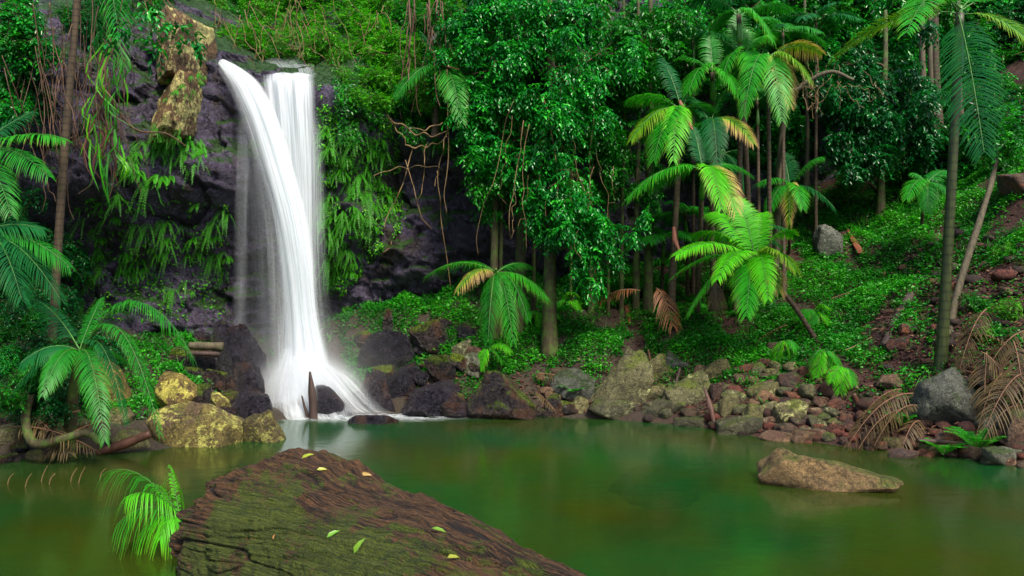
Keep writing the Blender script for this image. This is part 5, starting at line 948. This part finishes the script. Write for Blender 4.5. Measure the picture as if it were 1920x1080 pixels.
stick('log', 'short grey log wedged above the dark rocks left of the fall', [P(356, 648, 14.1), P(418, 650, 14.1)], [.07, .075], 'trunk_grey', 'log')
stick('log', 'second thinner log just under the grey one', [P(350, 662, 14.0), P(412, 664, 14.1)], [.04, .05], 'deadwood', 'log')
stick('root', 'thick curved dark root looping at the left water edge', [P(58, 740, 10.5), P(48, 790, 10.4), P(66, 832, 10.3), P(120, 822, 10.3), P(165, 812, 10.4), P(192, 838, 10.4)], [.05, .055, .06, .055, .05, .03], 'trunk_moss', 'root')
stick('branch', 'arching bare branch on the left cliff towards the ferns', [P(190, 160, 12.5), P(250, 240, 12.6), P(310, 250, 12.8), P(350, 275, 13)], [.02, .018, .014, .01], 'vine')
stick('log', 'dark log leaning up the bare red slope', [G_(1656, 650), G_(1680, 600), G_(1708, 552)], [.07, .075, .08], 'deadwood', 'log')
stick('log', 'short brown log standing at the dead frond pile', [G_(1622, 792), G_(1612, 768), P(1600, 738, 12.3)], [.045, .05, .035], 'redwood', 'log')
strip('bark_strip', 'red-brown bark strip leaning on the shore boulders', [P(1340, 790, 13.0), P(1334, 760, 13.1), P(1322, 728, 13.3)], [.03, .05, .015], 'redwood', 'bark')
strip('palm_sheath', 'orange-brown fallen palm sheath on the green slope', [G_(1620, 474, .1), G_(1605, 452, .12), G_(1588, 424, .15)], [.09, .07, .02], 'spathe', 'palm sheath')
strip('palm_sheath', 'red sheath hanging from the leftmost grove palm', [P(1276, 188, 15.4), P(1288, 215, 15.2), P(1299, 243, 15.15)], [.03, .07, .02], 'spathe', 'palm sheath')
strip('palm_sheath', 'red sheath lying across the ledge palm', [P(818, 120, 15.7), P(840, 124, 15.5), P(862, 130, 15.4)], [.03, .06, .02], 'spathe', 'palm sheath')
strip('palm_sheath', 'reddish sheath hanging on a slim stem in the grove', [P(1265, 425, 15), P(1268, 450, 14.95), P(1276, 472, 14.9)], [.03, .055, .02], 'spathe', 'palm sheath')
strip('palm_sheath', 'purple-brown sheath lying below the rust-brown frond', [G_(1178, 572, .2), G_(1182, 606, .1)], [.07, .03], 'spathe', 'palm sheath')
stick('stick', 'dark stick lying on the green slope above the fallen sheath', [G_(1632, 345, .1), G_(1672, 378, .1)], [.05, .04], 'deadwood', 'stick')
stick('stick', 'thin pale stick crossing the lime palm stem', [G_(1560, 660, .1), G_(1590, 655, .15), G_(1635, 632, .1)], [.02, .018, .01], 'vine_pale', 'stick')
stick('stick', 'brown stick at the left of the leaning stem', [G_(1410, 578, .1), G_(1490, 586, .1)], [.03, .02], 'deadwood', 'stick')
stick('stick', 'dark board-like stick under the big grey boulder', [P(1720, 826, 11.0), P(1810, 832, 11.0)], [.035, .03], 'deadwood', 'stick')
stick('stick', 'short stick leaning in the gap right of the angular boulder', [P(1258, 752, 14.0), P(1275, 690, 14.3)], [.03, .02], 'deadwood', 'stick')

# lianas
rv = np.random.RandomState(500); nv_ = 0
def vine(px0, py0, px1, py1, Y, sag, r, mat, label, group, wob=10):
    n = 9; t = np.linspace(0, 1, n); x = px0 + (px1 - px0) * t + np.r_[0, np.cumsum(rv.normal(size=n - 2)) * wob * .35, 0]; y = py0 + (py1 - py0) * t + sag * np.sin(np.pi * t) + np.r_[0, rv.normal(size=n - 2) * wob * .6, 0]
    yy = Y + np.cumsum(rv.normal(size=n)) * .08; pts = bez([P(a, b, c) for a, b, c in zip(x, y, yy)], 40); g = G(); tube(g, pts, np.linspace(r, r * .6, 40), 5); return tag(obj('liana', g, M[mat], smooth=True), label, 'vine', group)
for k in range(38): x = rv.uniform(60, 240); vine(x, rv.uniform(-20, 120), x + rv.normal() * 50, rv.uniform(180, 390), rv.uniform(11.2, 13), rv.uniform(-10, 40), rv.uniform(.004, .009), 'vine', 'thin brown liana hanging in the tangle around the left palm stem', 'lianas around the left palm stem', 9)
for k in range(12): x = rv.uniform(0, 120); vine(x, rv.uniform(40, 260), x + rv.uniform(-40, 90), rv.uniform(250, 420), rv.uniform(11.4, 13), 20, rv.uniform(.005, .010), 'vine', 'fine twig drooping over the purple cliff at far left', 'twigs at far left', 14)
for k in range(34): x = rv.uniform(400, 720); vine(x, rv.uniform(-20, 50), x + rv.normal() * 70, rv.uniform(60, 150), rv.uniform(15.8, 17), rv.uniform(0, 40), rv.uniform(.005, .010), 'vine_pale', 'pale bare vine tangled in the shrubs above the waterfall', 'vines above the waterfall', 14)
for k in range(16): x = rv.uniform(760, 830); vine(x, rv.uniform(-10, 30), x + rv.normal() * 22, rv.uniform(90, 225), rv.uniform(15.6, 16.2), 5, rv.uniform(.008, .018), 'vine', 'brown root strand hanging beside the ledge palm', 'root strands beside the ledge palm', 7)
for (a, b, c_, d_, sg, r) in [(725, 215, 838, 246, 18, .020), (725, 215, 760, 272, 0, .016), (760, 272, 838, 255, 12, .018), (838, 130, 838, 400, 0, .012), (775, 275, 720, 430, 10, .012), (800, 270, 780, 380, 0, .010), (760, 300, 810, 430, 5, .010), (838, 250, 815, 350, 0, .010), (820, 320, 845, 540, 0, .010), (700, 330, 830, 320, -15, .009), (740, 440, 715, 480, 0, .009), (830, 230, 760, 235, 8, .015)]:
    vine(a, b, c_, d_, 15.5, sg, r, 'vine_pale', 'bare pale branch hanging across the cave mouth right of the fall', 'bare branches across the cave mouth', 5)
for k in range(22): x = rv.uniform(960, 1160); vine(x, rv.uniform(150, 380), x + rv.normal() * 25, rv.uniform(380, 520), rv.uniform(14.8, 15.4), 5, rv.uniform(.005, .009), 'vine_pale', 'fine looping vine in the curtain of the nearest middle tree', 'vines in the curtain tree', 10)
for k in range(14): x = rv.uniform(1480, 1620); vine(x, rv.uniform(100, 180), x + rv.normal() * 40, rv.uniform(160, 230), rv.uniform(16.5, 17.5), 10, rv.uniform(.006, .012), 'vine_pale', 'bare twig beside the leaning branch tree', 'twigs beside the leaning tree', 10)
# hanging strap leaves on the left liana tangle
t = thing('strap_leaf_plant', 'clump of long strap leaves hanging beside the left palm stem', 'plant', P(195, 60, 11.9)); g = G(); gd = G(); r5 = np.random.RandomState(9)
for k in range(90):
    x = r5.uniform(165, 228); y = r5.uniform(60, 300); l = r5.uniform(50, 110); Y = 11.9 + r5.normal() * .15; p = bez([P(x, y, Y), P(x + r5.normal() * 12, y + l * .5, Y - .05), P(x + r5.normal() * 22, y + l, Y)], 7); w = .028 * np.array([.6, 1, 1, .9, .7, .4, .05]); s_ = np.array([1, r5.normal() * .5, 0]); s_ = s_ / np.linalg.norm(s_)
    v = np.stack([p + s_ * w[:, None] / 2, p - s_ * w[:, None] / 2], 1).reshape(-1, 3); (gd if r5.rand() < .42 else g).add(v, gridf(7, 2), r5.rand())
obj('green_leaf', g, M['fern'], t); obj('dry_leaf', gd, M['litter'], t)

# palm-leaf tuft at the far end of the log
t = thing('grass_tuft', 'bright green drooping leaf tuft growing from the left end of the log', 'plant', P(335, 985, 7.2)); r6 = np.random.RandomState(12)
for (tx, ty, bu, dY, L) in [(198, 885, .45, -.1, .30), (222, 980, .5, -.3, .3), (260, 1005, .55, -.2, .26), (318, 872, .1, .2, .16), (240, 930, .35, -.5, .3), (300, 1010, .5, -.4, .22), (285, 905, .25, .3, .24)]:
    frond_part(t, 'leaf_spray', 'palm_lime' if tx > 230 else 'palm_bright', P(338, 975, 7.15), P(tx, ty, 7.15 + dY), bu, L * 1.1, r6, n=36, wid=.008, droop=1.3, rr=.005, fwd=1.1, ragged=.25)
# ferns and herbs on the right shore
for (px, py, sc, lab) in [(1830, 850, .55, 'vivid green fern at the right water edge'), (1770, 856, .4, 'low green herb left of the vivid fern'), (1690, 800, .35, 'small green herb by the big boulder foot'), (1075, 745, .4, 'green sprig by the mossy slab')]:
    h = G_(px, py, .0); Y = h[1]; tt = thing('fern', lab, 'fern', h); r7 = np.random.RandomState(int(px))
    for k in range(11):
        a = k * .571 + r7.rand() * .4; frond_part(tt, 'frond', 'palm_bright' if k % 2 else 'leaf_cover', h, h + np.array([math.cos(a) * .7, math.sin(a) * .7, .35 + .25 * r7.rand()]) * sc, .3, .11 * sc / .5, r7, n=16, wid=.022, droop=.3, seg=2, rr=.005)
for k, (b, t_, Y) in enumerate([((150, 770), (20, 835), 10.7), ((190, 790), (80, 850), 10.6), ((60, 780), (130, 850), 10.6), ((20, 800), (180, 845), 10.5)]): deadfrond('dark dry frond heaped under the left palm at the water', b, t_, .15, .28, 'palm_dead', 60 + k, Y, -.2, n=30, ragged=.3)
# dead frond spines in the shallows at the left
for k, (px, py) in enumerate([(12, 900), (45, 905), (75, 895), (90, 900), (130, 895), (145, 898), (185, 890)]):
    p = P(px, py + 8, 3434 / (py + 8 - 540)); stick('reed', 'thin pale broken stalk standing in the left shallows', [p - [0, 0, .1], p + [.03, 0, .06], p + [.09, 0, .13 + .03 * (k % 3)]], [.008, .007, .003], 'vine_pale', 'stalk', 'broken stalks in the left shallows', 5)
for o in bpy.data.objects:
    if 'base' in o: del o['base']
